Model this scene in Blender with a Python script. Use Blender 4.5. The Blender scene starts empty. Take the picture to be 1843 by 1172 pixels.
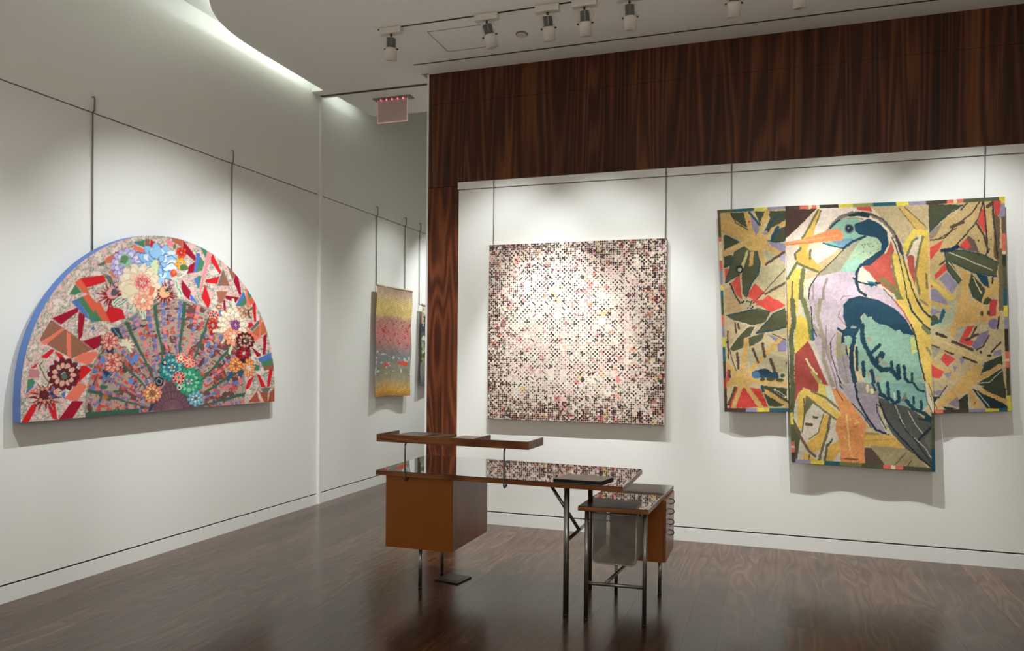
import bpy, bmesh, math, random
import numpy as np
from mathutils import Vector, Matrix, Euler

rnd = random.Random(7)
rng = np.random.default_rng(11)
sc = bpy.context.scene
COL = sc.collection
PI = math.pi

# ------------------------------------------------------------------ camera
cam_data = bpy.data.cameras.new('camera')
cam = bpy.data.objects.new('camera', cam_data)
COL.objects.link(cam)
sc.camera = cam
cam_data.sensor_width = 36.0
cam_data.lens = 1286.5 / 1843 * 36
cam_data.shift_x = -65.6 / 1843
cam_data.shift_y = 75.07 / 1843
cam_data.clip_start = 0.05
yaw, pitch, roll = 0.3032, -0.0135, 0.0105
fw = Vector((-math.sin(yaw) * math.cos(pitch), math.cos(yaw) * math.cos(pitch), math.sin(pitch)))
rt = Vector((math.cos(yaw), math.sin(yaw), 0))
up = rt.cross(fw)
rt2 = rt * math.cos(roll) + up * math.sin(roll)
up2 = -rt * math.sin(roll) + up * math.cos(roll)
m = Matrix((rt2, up2, -fw)).transposed().to_4x4()
m.translation = Vector((0, 0, 1.5))
cam.matrix_world = m

# ------------------------------------------------------------------ world, exposure
w = bpy.data.worlds.new('world')
sc.world = w
w.use_nodes = True
w.node_tree.nodes['Background'].inputs[0].default_value = (0.9, 0.92, 1.0, 1)
w.node_tree.nodes['Background'].inputs[1].default_value = 0.03
sc.view_settings.view_transform = 'Standard'
sc.view_settings.look = 'None'
sc.view_settings.gamma = 1
sc.view_settings.use_curve_mapping = False
sc.view_settings.exposure = 0.0
sc.cycles.use_denoising = True
sc.cycles.max_bounces = 10
sc.cycles.diffuse_bounces = 6
sc.cycles.sample_clamp_indirect = 6

def light(name, kind, loc, target, energy, color=(1, .97, .92), size=.05, angle=60, blend=.8, sy=None):
    d = bpy.data.lights.new(name, kind)
    d.energy = energy
    d.color = color
    if kind == 'SPOT':
        d.spot_size = math.radians(angle); d.spot_blend = blend; d.shadow_soft_size = size
    if kind == 'AREA':
        d.shape = 'RECTANGLE'; d.size = size; d.size_y = sy or size
    o = bpy.data.objects.new(name, d)
    COL.objects.link(o)
    o.location = loc
    v = Vector(target) - Vector(loc)
    o.rotation_euler = v.to_track_quat('-Z', 'Y').to_euler()
    return o

XL, YF, ZC = -4.352, 5.952, 4.084        # left wall plane, far wall plane, ceiling height

WARM = (1.0, .955, .88)
WHITE = (.95, 1.0, 1.0)
# unseen area fills added out of view for general light, not gallery fixtures
light('overhead_fill_light', 'AREA', (0.4, -0.6, 4.0), (0.4, -0.6, 0), 8, WARM, 5.0, sy=3.0)
light('wall_fill_light', 'AREA', (0.4, -1.6, 3.9), (0.4, -3.0, 1.6), 8, WARM, 5.0, sy=.3)  # added fill: makes the unseen rear wall bounce light
light('wall_fill_light', 'AREA', (3.3, 1.2, 3.9), (4.6, 1.2, 1.6), 6, WARM, .3, sy=5.0)  # added fill: same bounce from the right side wall
light('upward_fill_light', 'AREA', (0.4, -1.8, 2.3), (0.4, 2.5, 4.05), 60, WARM, 4.0, sy=.4)  # added fill aimed upward to brighten the ceiling
# spots: (position, aim, watts, cone, source radius)
SPOTS = [
    ((-2.20, 5.00, 3.82), (-2.25, 5.95, .75), 115, 74, .012),
    ((-1.45, 5.00, 3.82), (-1.35, 5.95, .55), 101, 74, .012),
    ((-1.00, 5.00, 3.82), (-.45, 5.95, .75), 33, 72, .012),
    ((-0.26, 5.00, 3.82), (0.05, 5.95, .75), 40, 74, .012),
    ((0.25, 5.00, 3.82), (0.75, 5.95, .55), 125, 74, .012),
    ((1.15, 5.00, 3.82), (1.6, 5.95, .9), 129, 70, .012),
    # second track, out of frame towards the camera, lights the left wall
    ((-2.48, 1.90, 3.85), (-4.35, 2.1, .9), 200, 70, .012),
    ((-2.48, 2.85, 3.85), (-4.35, 3.3, .75), 25, 76, .012),
    ((-2.48, 3.60, 3.85), (-4.35, 4.6, .8), 213, 74, .012),
    ((-2.60, 4.30, 3.85), (-4.35, 5.7, .7), 156, 66, .012),
    # corridor behind the wooden pier
    ((-3.15, 7.2, 3.9), (-4.35, 7.75, .8), 86, 72, .012),
    ((-3.15, 8.3, 3.9), (-4.35, 8.9, .9), 231, 70, .012),
    # extra narrow beams, added to brighten the lower walls
    ((-1.80, 5.00, 3.82), (-1.85, 5.95, .15), 479, 46, .012),
    ((-1.00, 5.00, 3.82), (-.85, 5.95, .15), 140, 46, .012),
    ((0.25, 5.00, 3.82), (0.55, 5.95, .15), 359, 46, .012),
    ((-2.48, 2.85, 3.85), (-4.35, 3.0, .35), 0, 48, .012),
    ((-2.48, 3.60, 3.85), (-4.35, 4.9, .5), 121, 44, .012),
    ((-3.15, 7.2, 3.9), (-4.35, 7.6, .3), 69, 50, .012),
]
for i, (p, t, e, a, r) in enumerate(SPOTS):
    if e:
        light('spot_light', 'SPOT', p, t, e, WHITE, r, a, .75)

# ------------------------------------------------------------------ helpers
def s2l(c):
    c = np.asarray(c, float) / 255.0
    return np.where(c <= .04045, c / 12.92, ((c + .055) / 1.055) ** 2.4)

def rgb(r, g, b):
    v = s2l((r, g, b)); return (float(v[0]), float(v[1]), float(v[2]), 1)

def new_mat(name, color=(.8, .8, .8, 1), rough=.5, metal=0, ior=1.5, bump=0, bscale=200, var=0, vscale=5, coat=0, alpha=1):
    mt = bpy.data.materials.new(name)
    mt.use_nodes = True
    nt = mt.node_tree
    b = nt.nodes['Principled BSDF']
    b.inputs['Base Color'].default_value = color
    b.inputs['Roughness'].default_value = rough
    b.inputs['Metallic'].default_value = metal
    b.inputs['IOR'].default_value = ior
    b.inputs['Coat Weight'].default_value = coat
    tc = nt.nodes.new('ShaderNodeTexCoord')
    if bump:
        n = nt.nodes.new('ShaderNodeTexNoise'); n.inputs['Scale'].default_value = bscale
        bp = nt.nodes.new('ShaderNodeBump'); bp.inputs['Strength'].default_value = bump
        bp.inputs['Distance'].default_value = .002
        nt.links.new(tc.outputs['Object'], n.inputs['Vector'])
        nt.links.new(n.outputs[0], bp.inputs['Height'])
        nt.links.new(bp.outputs[0], b.inputs['Normal'])
    if var:
        n = nt.nodes.new('ShaderNodeTexNoise'); n.inputs['Scale'].default_value = vscale
        n.inputs['Detail'].default_value = 4
        mx = nt.nodes.new('ShaderNodeMix'); mx.data_type = 'RGBA'
        mx.inputs[6].default_value = tuple(c * (1 - var) for c in color[:3]) + (1,)
        mx.inputs[7].default_value = tuple(min(1, c * (1 + var)) for c in color[:3]) + (1,)
        nt.links.new(tc.outputs['Object'], n.inputs['Vector'])
        nt.links.new(n.outputs[0], mx.inputs[0])
        nt.links.new(mx.outputs[2], b.inputs['Base Color'])
    return mt

def wood_mat(name, dark, mid, lite, along='Z', scale=1.0, rings=38, rough=.35, fine=1.0, rand=True, spec=.5, coat=0, stretch=.16, ringw=.38):
    """veneer: contour lines of a stretched noise give cathedral grain"""
    mt = bpy.data.materials.new(name); mt.use_nodes = True
    nt = mt.node_tree; N = nt.nodes; Lk = nt.links
    b = N['Principled BSDF']
    tc = N.new('ShaderNodeTexCoord')
    mp = N.new('ShaderNodeMapping')
    s = {'X': (stretch, 1, 1), 'Y': (1, stretch, 1), 'Z': (1, 1, stretch)}[along]
    mp.inputs['Scale'].default_value = tuple(v * scale for v in s)
    Lk.new(tc.outputs['Object'], mp.inputs['Vector'])
    if rand:
        oi = N.new('ShaderNodeObjectInfo')
        cm = N.new('ShaderNodeCombineXYZ')
        ml = N.new('ShaderNodeMath'); ml.operation = 'MULTIPLY'; ml.inputs[1].default_value = 37.0
        Lk.new(oi.outputs['Random'], ml.inputs[0])
        for k in range(3): Lk.new(ml.outputs[0], cm.inputs[k])
        Lk.new(cm.outputs[0], mp.inputs['Location'])
    n1 = N.new('ShaderNodeTexNoise'); n1.inputs['Scale'].default_value = 3.2
    n1.inputs['Detail'].default_value = 1.0; n1.inputs['Distortion'].default_value = .15
    Lk.new(mp.outputs[0], n1.inputs['Vector'])
    mu = N.new('ShaderNodeMath'); mu.operation = 'MULTIPLY'; mu.inputs[1].default_value = rings * 6.28
    sn = N.new('ShaderNodeMath'); sn.operation = 'SINE'
    Lk.new(n1.outputs[0], mu.inputs[0]); Lk.new(mu.outputs[0], sn.inputs[0])
    hf = N.new('ShaderNodeMath'); hf.operation = 'MULTIPLY_ADD'; hf.inputs[1].default_value = .5; hf.inputs[2].default_value = .5
    Lk.new(sn.outputs[0], hf.inputs[0])
    # fine fibres
    mp2 = N.new('ShaderNodeMapping')
    s2 = {'X': (.02, 1, 1), 'Y': (1, .02, 1), 'Z': (1, 1, .02)}[along]
    mp2.inputs['Scale'].default_value = tuple(v * scale * fine * 60 for v in s2)
    Lk.new(tc.outputs['Object'], mp2.inputs['Vector'])
    n2 = N.new('ShaderNodeTexNoise'); n2.inputs['Scale'].default_value = 1; n2.inputs['Detail'].default_value = 3
    Lk.new(mp2.outputs[0], n2.inputs['Vector'])
    # broad tone bands
    mp3 = N.new('ShaderNodeMapping')
    s3 = {'X': (.05, 1, 1), 'Y': (1, .05, 1), 'Z': (1, 1, .05)}[along]
    mp3.inputs['Scale'].default_value = tuple(v * scale * 3 for v in s3)
    Lk.new(tc.outputs['Object'], mp3.inputs['Vector'])
    n3 = N.new('ShaderNodeTexNoise'); n3.inputs['Scale'].default_value = 1; n3.inputs['Detail'].default_value = 2
    Lk.new(mp3.outputs[0], n3.inputs['Vector'])
    a1 = N.new('ShaderNodeMath'); a1.operation = 'MULTIPLY_ADD'; a1.inputs[1].default_value = ringw
    Lk.new(hf.outputs[0], a1.inputs[0])
    a0 = N.new('ShaderNodeMath'); a0.operation = 'MULTIPLY'; a0.inputs[1].default_value = .45
    Lk.new(n2.outputs[0], a0.inputs[0]); Lk.new(a0.outputs[0], a1.inputs[2])
    a2 = N.new('ShaderNodeMath'); a2.operation = 'MULTIPLY_ADD'; a2.inputs[1].default_value = .5
    Lk.new(n3.outputs[0], a2.inputs[0]); Lk.new(a1.outputs[0], a2.inputs[2])
    cr = N.new('ShaderNodeValToRGB')
    cr.color_ramp.elements[0].position = .34; cr.color_ramp.elements[0].color = dark
    cr.color_ramp.elements[1].position = .95; cr.color_ramp.elements[1].color = lite
    e = cr.color_ramp.elements.new(.62); e.color = mid
    Lk.new(a2.outputs[0], cr.inputs[0])
    Lk.new(cr.outputs[0], b.inputs['Base Color'])
    b.inputs['Roughness'].default_value = rough
    b.inputs['Specular IOR Level'].default_value = spec
    b.inputs['Coat Weight'].default_value = coat
    b.inputs['Coat Roughness'].default_value = .1
    return mt, b, cr, a2

def link(name, me, mat=None, parent=None, kind=None, label=None, cat=None, group=None):
    o = bpy.data.objects.new(name, me)
    COL.objects.link(o)
    if mat is not None and me is not None and not me.materials:
        for q in (mat if isinstance(mat, (list, tuple)) else [mat]): me.materials.append(q)
    if parent is not None: o.parent = parent
    if kind: o['kind'] = kind
    if label: o['label'] = label
    if cat: o['category'] = cat
    if group: o['group'] = group
    return o

class MB:
    def __init__(self): self.bm = bmesh.new()
    def box(self, x0, y0, z0, x1, y1, z1, mat=None):
        vs = [self.bm.verts.new(p) for p in ((x0,y0,z0),(x1,y0,z0),(x1,y1,z0),(x0,y1,z0),(x0,y0,z1),(x1,y0,z1),(x1,y1,z1),(x0,y1,z1))]
        if mat is not None:
            for v in vs: v.co = mat @ v.co
        for f in ((3,2,1,0),(4,5,6,7),(0,1,5,4),(1,2,6,5),(2,3,7,6),(3,0,4,7)):
            self.bm.faces.new([vs[i] for i in f])
        return self
    def prism(self, pts, z0, z1):
        """horizontal polygon (counter-clockwise) pulled from z0 to z1"""
        lo = [self.bm.verts.new((x, y, z0)) for x, y in pts]
        hi = [self.bm.verts.new((x, y, z1)) for x, y in pts]
        n = len(pts)
        self.bm.faces.new(lo[::-1]); self.bm.faces.new(hi)
        for i in range(n):
            j = (i + 1) % n
            self.bm.faces.new((lo[i], lo[j], hi[j], hi[i]))
        return self
    def tube(self, pts, r, n=12, caps=True, r1=None):
        pts = [Vector(p) for p in pts]; rings = []
        prev = None
        for i, p in enumerate(pts):
            d = (pts[min(i + 1, len(pts) - 1)] - pts[max(i - 1, 0)]).normalized()
            a = prev if prev is not None else (Vector((0, 0, 1)) if abs(d.z) < .9 else Vector((1, 0, 0)))
            u = (a - d * a.dot(d)).normalized(); v = d.cross(u); prev = u
            rr = r if r1 is None else r + (r1 - r) * i / (len(pts) - 1)
            rings.append([self.bm.verts.new(p + (u * math.cos(t) + v * math.sin(t)) * rr) for t in [2 * PI * k / n for k in range(n)]])
        for a, b in zip(rings, rings[1:]):
            for k in range(n):
                f = self.bm.faces.new((a[k], a[(k + 1) % n], b[(k + 1) % n], b[k])); f.smooth = True
        if caps:
            self.bm.faces.new(rings[0][::-1]); self.bm.faces.new(rings[-1])
        return self
    def build(self, name, mat, parent=None, bevel=0, **kw):
        bmesh.ops.recalc_face_normals(self.bm, faces=self.bm.faces[:])
        if bevel:
            es = [e for e in self.bm.edges if len(e.link_faces) == 2 and e.calc_face_angle(0) > .6]
            bmesh.ops.bevel(self.bm, geom=es, offset=bevel, segments=2, affect='EDGES', profile=.6)
        me = bpy.data.meshes.new(name)
        self.bm.to_mesh(me); self.bm.free()
        return link(name, me, mat, parent, **kw)

def empty(name, loc, label=None, cat=None, group=None, kind=None):
    o = bpy.data.objects.new(name, None); COL.objects.link(o)
    o.location = loc; o.empty_display_size = .1
    if label: o['label'] = label
    if cat: o['category'] = cat
    if group: o['group'] = group
    if kind: o['kind'] = kind
    return o

def adopt(root, *objs):
    """parent finished world-space meshes to a root placed at its base"""
    T = Matrix.Translation(-Vector(root.location))
    for o in objs:
        o.data.transform(T); o.parent = root

# ------------------------------------------------------------------ materials
M = {}
M['wall'] = new_mat('painted_plaster_white', rgb(236, 235, 229), .55, bump=.05, bscale=300)
M['ceiling'] = new_mat('ceiling_paint', rgb(250, 248, 243), .7, bump=.03, bscale=250)
M['trim'] = new_mat('trim_paint', rgb(236, 236, 232), .4)
M['groove'] = new_mat('dark_reveal', rgb(38, 34, 30), .7)
M['black'] = new_mat('black_metal_channel', rgb(20, 17, 15), .45)
M['rod'] = new_mat('steel_rod', rgb(126, 123, 116), .45, .2)
M['reveal'] = new_mat('grey_reveal', rgb(128, 122, 112), .7)
M['chrome'] = new_mat('satin_steel', rgb(150, 148, 142), .28, .95, var=.06, vscale=12)
M['dark_steel'] = new_mat('dark_steel', rgb(70, 68, 64), .35, .9)
M['sheet'] = new_mat('book_cover_dark', rgb(96, 86, 78), .3, var=.35, vscale=14)
M['paper'] = new_mat('grey_printed_paper', rgb(238, 234, 228), .85, var=.10, vscale=45)
M['page'] = new_mat('book_page_block', rgb(150, 140, 122), .7)
M['lampwhite'] = new_mat('white_lamp_enamel', rgb(225, 220, 208), .45)
M['heatsink'] = new_mat('grey_heat_sink', rgb(140, 142, 134), .4, .3)
M['plate'] = new_mat('floor_plate_metal', rgb(48, 50, 46), .35, .6, bump=.2, bscale=120)
M['veneer'], _, _, _ = wood_mat('rosewood_veneer', rgb(38, 17, 7), rgb(76, 39, 19), rgb(128, 76, 42), 'Z', 1.4, 11, .42, 1.3, rand=False, spec=.3, stretch=.06, ringw=.26)
M['veneer_pier'], _, _, _ = wood_mat('rosewood_pier_veneer', rgb(48, 19, 8), rgb(98, 47, 23), rgb(140, 78, 42), 'Z', 1.5, 12, .42, 1.2, rand=True, spec=.3, stretch=.11, ringw=.30)
M['desk'], _, _, _ = wood_mat('walnut_edge', rgb(92, 48, 20), rgb(134, 78, 36), rgb(164, 102, 54), 'X', 2.2, 7, .38, 1.0)
M['deskfront'] = new_mat('orange_brown_lacquer', rgb(152, 84, 24), .3, var=.07, vscale=3, coat=.3)
M['deskside'], _, _, _ = wood_mat('walnut_side', rgb(128, 76, 40), rgb(146, 90, 50), rgb(160, 102, 60), 'Z', 2.0, 4, .3, 1.0, ringw=.15)
M['glass_top'] = new_mat('dark_glass_top', rgb(40, 27, 18), .02, 0, 2.0, coat=1)
M['glass_top'].node_tree.nodes['Principled BSDF'].inputs['Coat IOR'].default_value = 2.0

# floor boards
fm, fb, fr, fa = wood_mat('stained_oak_boards', rgb(52, 33, 21), rgb(72, 48, 31), rgb(104, 74, 50), 'Y', 2.0, 9, .3, 1.1, ringw=.3)
fb.inputs['IOR'].default_value = 1.62
nt = fm.node_tree
oi = nt.nodes.new('ShaderNodeObjectInfo')
ml = nt.nodes.new('ShaderNodeMath'); ml.operation = 'MULTIPLY_ADD'; ml.inputs[1].default_value = .22; ml.inputs[2].default_value = -.12
ad = nt.nodes.new('ShaderNodeMath'); ad.operation = 'ADD'
nt.links.new(oi.outputs['Random'], ml.inputs[0])
nt.links.new(ml.outputs[0], ad.inputs[0]); nt.links.new(fa.outputs[0], ad.inputs[1])
nt.links.new(ad.outputs[0], fr.inputs[0])
tc = nt.nodes.new('ShaderNodeTexCoord')
nz = nt.nodes.new('ShaderNodeTexNoise'); nz.inputs['Scale'].default_value = 2.5; nz.inputs['Detail'].default_value = 5
mr = nt.nodes.new('ShaderNodeMapRange'); mr.inputs[3].default_value = .15; mr.inputs[4].default_value = .27
nt.links.new(tc.outputs['Object'], nz.inputs['Vector']); nt.links.new(nz.outputs[0], mr.inputs[0]); nt.links.new(mr.outputs[0], fb.inputs['Roughness'])
bp = nt.nodes.new('ShaderNodeBump'); bp.inputs['Strength'].default_value = .12; bp.inputs['Distance'].default_value = .002
nt.links.new(fa.outputs[0], bp.inputs['Height']); nt.links.new(bp.outputs[0], fb.inputs['Normal'])
M['floor'] = fm

# ------------------------------------------------------------------ structure
XR, YB, YE = 4.6, -3.0, 11.0           # right side wall, wall behind the camera, corridor end
floor = MB().box(XL - .1, YB - .1, -.12, XR + .1, YE + .1, -.002).build('floor', M['floor'], kind='structure')
# floor boards run parallel to the left wall
pw = .178
plank_mesh = {}
xi = 0
x = XL
while x < 2.4:
    y = 1.2 + rnd.random() * -1.6
    while y < 10.2:
        Lp = rnd.choice([1.5, 1.9, 2.3, 2.7])
        x1 = pw
        if Lp not in plank_mesh:
            mb = MB().box(.0003, .0003, -.012, pw - .0003, Lp - .0003, 0)
            mb.build('plank', M['floor'], bevel=.0003)
            tmp = [o for o in COL.objects if o.name.startswith('plank')][-1]
            plank_mesh[Lp] = tmp.data
            bpy.data.objects.remove(tmp)
        o = link('plank', plank_mesh[Lp], None, floor)
        o.location = (x, y, 0)
        y += Lp
    x += pw

W_RAIL = 3.105
# left wall: painted panel up to the hanging rail, rail strip, wall above
wl = MB()
wl.box(XL - .2, YB, .112, XL, YE, 3.098)
wl.box(XL - .2, YB, 3.156, XL, YE, 5.2)
wl.box(XL - .2, YB, 0, XL - .012, YE, 5.2)
wl.build('wall_left', M['wall'], kind='structure')
MB().box(XL - .012, YB, 3.106, XL + .004, 6.13, 3.156).box(XL - .012, 6.19, 3.106, XL + .004, YE, 3.156).build('trim_1', M['trim'], kind='structure')
MB().box(XL - .0115, YB, .098, XL - .0105, YE, .114).build('trim_2', M['groove'], kind='structure')
MB().box(XL - .0115, YB, 3.097, XL - .0105, YE, 3.107).build('trim_8', M['reveal'], kind='structure')
MB().box(XL - .012, YB, 0, XL + .004, YE, .1).build('baseboard_left', M['trim'], kind='structure')
MB().box(XL - .01, 6.15, 0, XL + .028, 6.185, 4.05).build('trim_3', M['trim'], kind='structure', bevel=.003)

# far wall: white hanging panel, timber pier and timber header
wf = MB()
wf.box(-2.73, YF, .118, XR, YF + .25, 3.005)
wf.box(-2.73, YF + .012, 0, XR, YF + .25, 3.07)
wf.build('wall_far', M['wall'], kind='structure')
MB().box(-2.738, YF - .006, 3.013, XR, YF + .012, 3.076).build('trim_4', M['trim'], kind='structure')
MB().box(-2.73, YF + .0105, .104, XR, YF + .0115, .12).build('trim_5', M['groove'], kind='structure')
MB().box(-2.73, YF + .0105, 3.003, XR, YF + .0115, 3.015).build('trim_9', M['reveal'], kind='structure')
MB().box(-2.73, YF - .004, 0, XR, YF + .012, .106).build('baseboard_far', M['trim'], kind='structure')
pier = empty('wall_timber', (-3.04, YF, 0), kind='structure')
def veneer(name, x0, x1, z0, z1, y0=YF + .004):
    o = MB().box(x0, y0, z0, x1, y0 + .28, z1).build(name, M['veneer_pier' if 'pier' in name else 'veneer'], bevel=.0008)
    adopt(pier, o)
    return o
veneer('pier_panel', -3.036, -2.732, 0, 3.043)
veneer('header_panel', -3.036, -1.42, 3.047, 3.80)
veneer('header_panel', -3.036, -1.42, 3.802, ZC)
veneer('header_panel', -1.4195, .2, 3.078, 3.80)
veneer('header_panel', -1.4195, .2, 3.802, ZC)
veneer('header_panel', .2005, 1.82, 3.078, 3.80)
veneer('header_panel', .2005, 1.82, 3.802, ZC)
veneer('header_panel', 1.8205, XR, 3.078, 3.80)
veneer('header_panel', 1.8205, XR, 3.802, ZC)
MB().box(-3.056, YF + .001, 0, -3.038, YF + .3, ZC).build('trim_6', M['trim'], kind='structure')
MB().box(-3.056, YF + .3, 0, -2.9, YE, 5.2).build('wall_corridor', M['wall'], kind='structure')
MB().box(XL - .2, YE, 0, -2.9, YE + .1, 5.2).build('wall_end', M['wall'], kind='structure')
MB().box(XL - .2, YB - .1, 0, XR + .1, YB, 5.2).build('wall_near', M['wall'], kind='structure')
MB().box(XR, YB, 0, XR + .1, YF + .3, 5.2).build('wall_right', M['wall'], kind='structure')

# ceiling plate with its swept free edge beside the left wall
curve = [(-4.215, 5.10), (-4.205, 4.90), (-4.180, 4.72), (-4.135, 4.56), (-4.063, 4.41), (-3.955, 4.255), (-3.80, 4.09),
         (-3.58, 3.92), (-3.30, 3.78), (-2.95, 3.68), (-2.5, 3.60), (-2.0, 3.50), (-1.6, 3.30), (-1.4, 3.0), (-1.35, 2.5)]
notch = [(-3.06, 6.125), (-3.06, 5.925), (-3.11, 5.925), (-3.11, 6.125)]
outer = [(-1.35, YB), (XR, YB), (XR, YF + .3), (-3.0, YF + .3), (-3.0, 6.125), (-3.11, 6.125), (-3.11, 5.925), (-3.0, 5.925)]
# two plates, split at the back of the recess next to the pier
front = [(-1.35, YB), (XR, YB), (XR, 5.925), (-3.11, 5.925), (-3.11, 6.125), (-3.0, 6.125), (-3.0, 6.13), (XL, 6.13), (XL, 6.03), (-4.215, 6.03)] + curve
ceil = MB().prism(front, ZC, ZC + .035)
ceil.prism([(-3.036, 5.9251), (XR, 5.9251), (XR, YF + .3), (-3.036, YF + .3)], ZC, ZC + .035)
ceil.prism([(XL, 6.1301), (-2.9, 6.1301), (-2.9, 6.85), (-4.10, 6.85), (-4.155, 6.79), (-4.185, 6.215), (XL, 6.215)], ZC, ZC + .035)
ceil.build('ceiling', M['ceiling'], kind='structure')
MB().box(-3.13, 5.91, ZC + .1, -3.0, 6.14, ZC + .11).box(-3.125, 5.91, ZC + .03, -3.11, 6.14, ZC + .11).build('trim_7', M['ceiling'], kind='structure')
MB().box(XL - .2, YB, 5.2, XR + .1, YE + .1, 5.3).build('ceiling_upper', M['ceiling'], kind='structure')
MB().box(XL - .01, YB, 4.215, -1.0, 6.84, 4.235).build('ceiling_cove', M['ceiling'], kind='structure')
# hidden lamp strip above the free edge
M['led'] = new_mat('led_strip', (1, 1, 1, 1), .5)
b = M['led'].node_tree.nodes['Principled BSDF']
b.inputs['Emission Color'].default_value = (.86, 1.0, .97, 1); b.inputs['Emission Strength'].default_value = 10
off = [(-4.125, 5.98, ZC + .06)]
for (xa, ya), (xb, yb) in zip(curve[:11], curve[1:12]):
    L_ = math.hypot(xb - xa, yb - ya); off.append(((xa + xb) / 2 - (yb - ya) / L_ * .085, (ya + yb) / 2 + (xb - xa) / L_ * .085, ZC + .06))
MB().tube(off, .011, 8).build('cove_light_strip', M['led'], label='hidden white light strip along the curved ceiling edge above the left wall', cat='light strip')
MB().tube([(-4.09, 6.27, ZC + .06), (-4.075, 6.72, ZC + .06)], .011, 8).build('cove_light_strip', M['led'], label='short hidden light strip over the ceiling gap beyond the black ceiling channel', cat='light strip')

# black slots in the ceiling
def slot(name, x0, x1, y, w, label, cat='channel'):
    return MB().box(x0, y - w / 2, ZC - .0015, x1, y + w / 2, ZC + .002).build(name, M['black'], label=label, cat=cat)
slot('ceiling_channel', -3.075, XR - .2, 5.722, .016, 'long thin black slot in the ceiling parallel to the timber header', 'ceiling slot')
slot('ceiling_channel', XL + .015, -3.058, 6.16, .042, 'wide black door channel in the ceiling between left wall and timber pier', 'ceiling channel')
slot('lighting_track', -3.02, 2.6, 5.03, .018, 'black recessed lighting track carrying the row of spotlights', 'track')
h = .0012
hatch = MB()
for (x0, y0, x1, y1) in ((-2.66, 5.17, -2.654, 5.55), (-2.66, 5.55, -2.2, 5.556), (-2.66, 5.17, -2.2, 5.176), (-2.206, 5.17, -2.2, 5.556)):
    hatch.box(x0, y0, ZC - h, x1, y1, ZC + .001)
hatch.build('ceiling_hatch', new_mat('hatch_joint', rgb(120, 112, 102), .7), label='faint square access hatch joint in the ceiling beside the second spotlight', cat='hatch')
d = empty('ceiling_disc', (-1.945, 5.41, ZC), 'small round white disc on the ceiling between second and third spotlights', 'detector')
MB().tube([(0, 0, .002), (0, 0, -.006)], .048, 28).build('trim_ring', new_mat('disc_ring', rgb(120, 112, 100), .5), d)
MB().tube([(0, .004, 0), (0, .004, -.012)], .040, 28, r1=.036).build('cover', M['lampwhite'], d)

# ------------------------------------------------------------------ track spotlights
def lamp_meshes():
    P = {}
    tmp = []
    def keep(key, ob):
        P[key] = ob.data; tmp.append(ob)
    keep('adapter_box', MB().box(-.092, -.026, -.05, .092, .026, -.002).build('t', M['lampwhite'], bevel=.004))
    keep('swivel', MB().tube([(0, 0, -.048), (0, 0, -.066)], .009, 10).build('t', M['dark_steel']))
    # head, built downwards from its pivot
    y = MB()
    pts = [(-.052, 0, -.125), (-.052, 0, .0), (-.044, 0, .008), (.044, 0, .008), (.052, 0, .0), (.052, 0, -.125)]
    y.tube(pts, .0042, 8)
    keep('yoke', y.build('t', M['lampwhite']))
    hs = MB()
    hs.tube([(0, 0, -.012), (0, 0, -.105)], .026, 20)
    for k in range(20):
        a = 2 * PI * k / 20
        Rm = Matrix.Rotation(a, 4, 'Z')
        hs.box(.024, -.0016, -.105, .040, .0016, -.014, mat=Rm)
    keep('heat_sink', hs.build('t', M['heatsink']))
    sn = MB()
    prof = [(.036, -.105), (.050, -.118), (.052, -.13), (.052, -.235), (.047, -.235), (.044, -.15), (.0, -.15)]
    n = 28; rings = []
    for r, z in prof:
        rings.append([sn.bm.verts.new((r * math.cos(2 * PI * k / n), r * math.sin(2 * PI * k / n), z)) for k in range(n)] if r else [sn.bm.verts.new((0, 0, z))])
    for a, b in zip(rings, rings[1:]):
        for k in range(n):
            if len(b) == 1: sn.bm.faces.new((a[k], a[(k + 1) % n], b[0]))
            else:
                f = sn.bm.faces.new((a[k], a[(k + 1) % n], b[(k + 1) % n], b[k])); f.smooth = True
    sn.bm.faces.new(rings[0])
    keep('snout', sn.build('t', M['lampwhite']))
    keep('lens', MB().tube([(0, 0, -.152), (0, 0, -.158)], .041, 24).build('t', M['lens']))
    keep('knob', MB().tube([(.056, 0, -.122), (.070, 0, -.122)], .008, 10).tube([(.054, 0, -.122), (.058, 0, -.122)], .004, 8).build('t', M['dark_steel']))
    keep('knob2', MB().tube([(-.056, 0, -.122), (-.070, 0, -.122)], .008, 10).build('t', M['dark_steel']))
    cb = [(.018, 0, -.02)] + [(.044 + .03 * math.sin(t), .0, -.022 - .033 * (1 - math.cos(t))) for t in [0.3 + i * .35 for i in range(8)]] + [(.036, 0, -.085)]
    keep('cable', MB().tube(cb, .003, 6).build('t', M['lampwhite']))
    for o in tmp: bpy.data.objects.remove(o)
    return P
M['lens'] = new_mat('lit_lens', (1, 1, 1, 1), .3)
b = M['lens'].node_tree.nodes['Principled BSDF']
b.inputs['Emission Color'].default_value = (1, .98, .93, 1); b.inputs['Emission Strength'].default_value = 6
LM = lamp_meshes()
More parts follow.
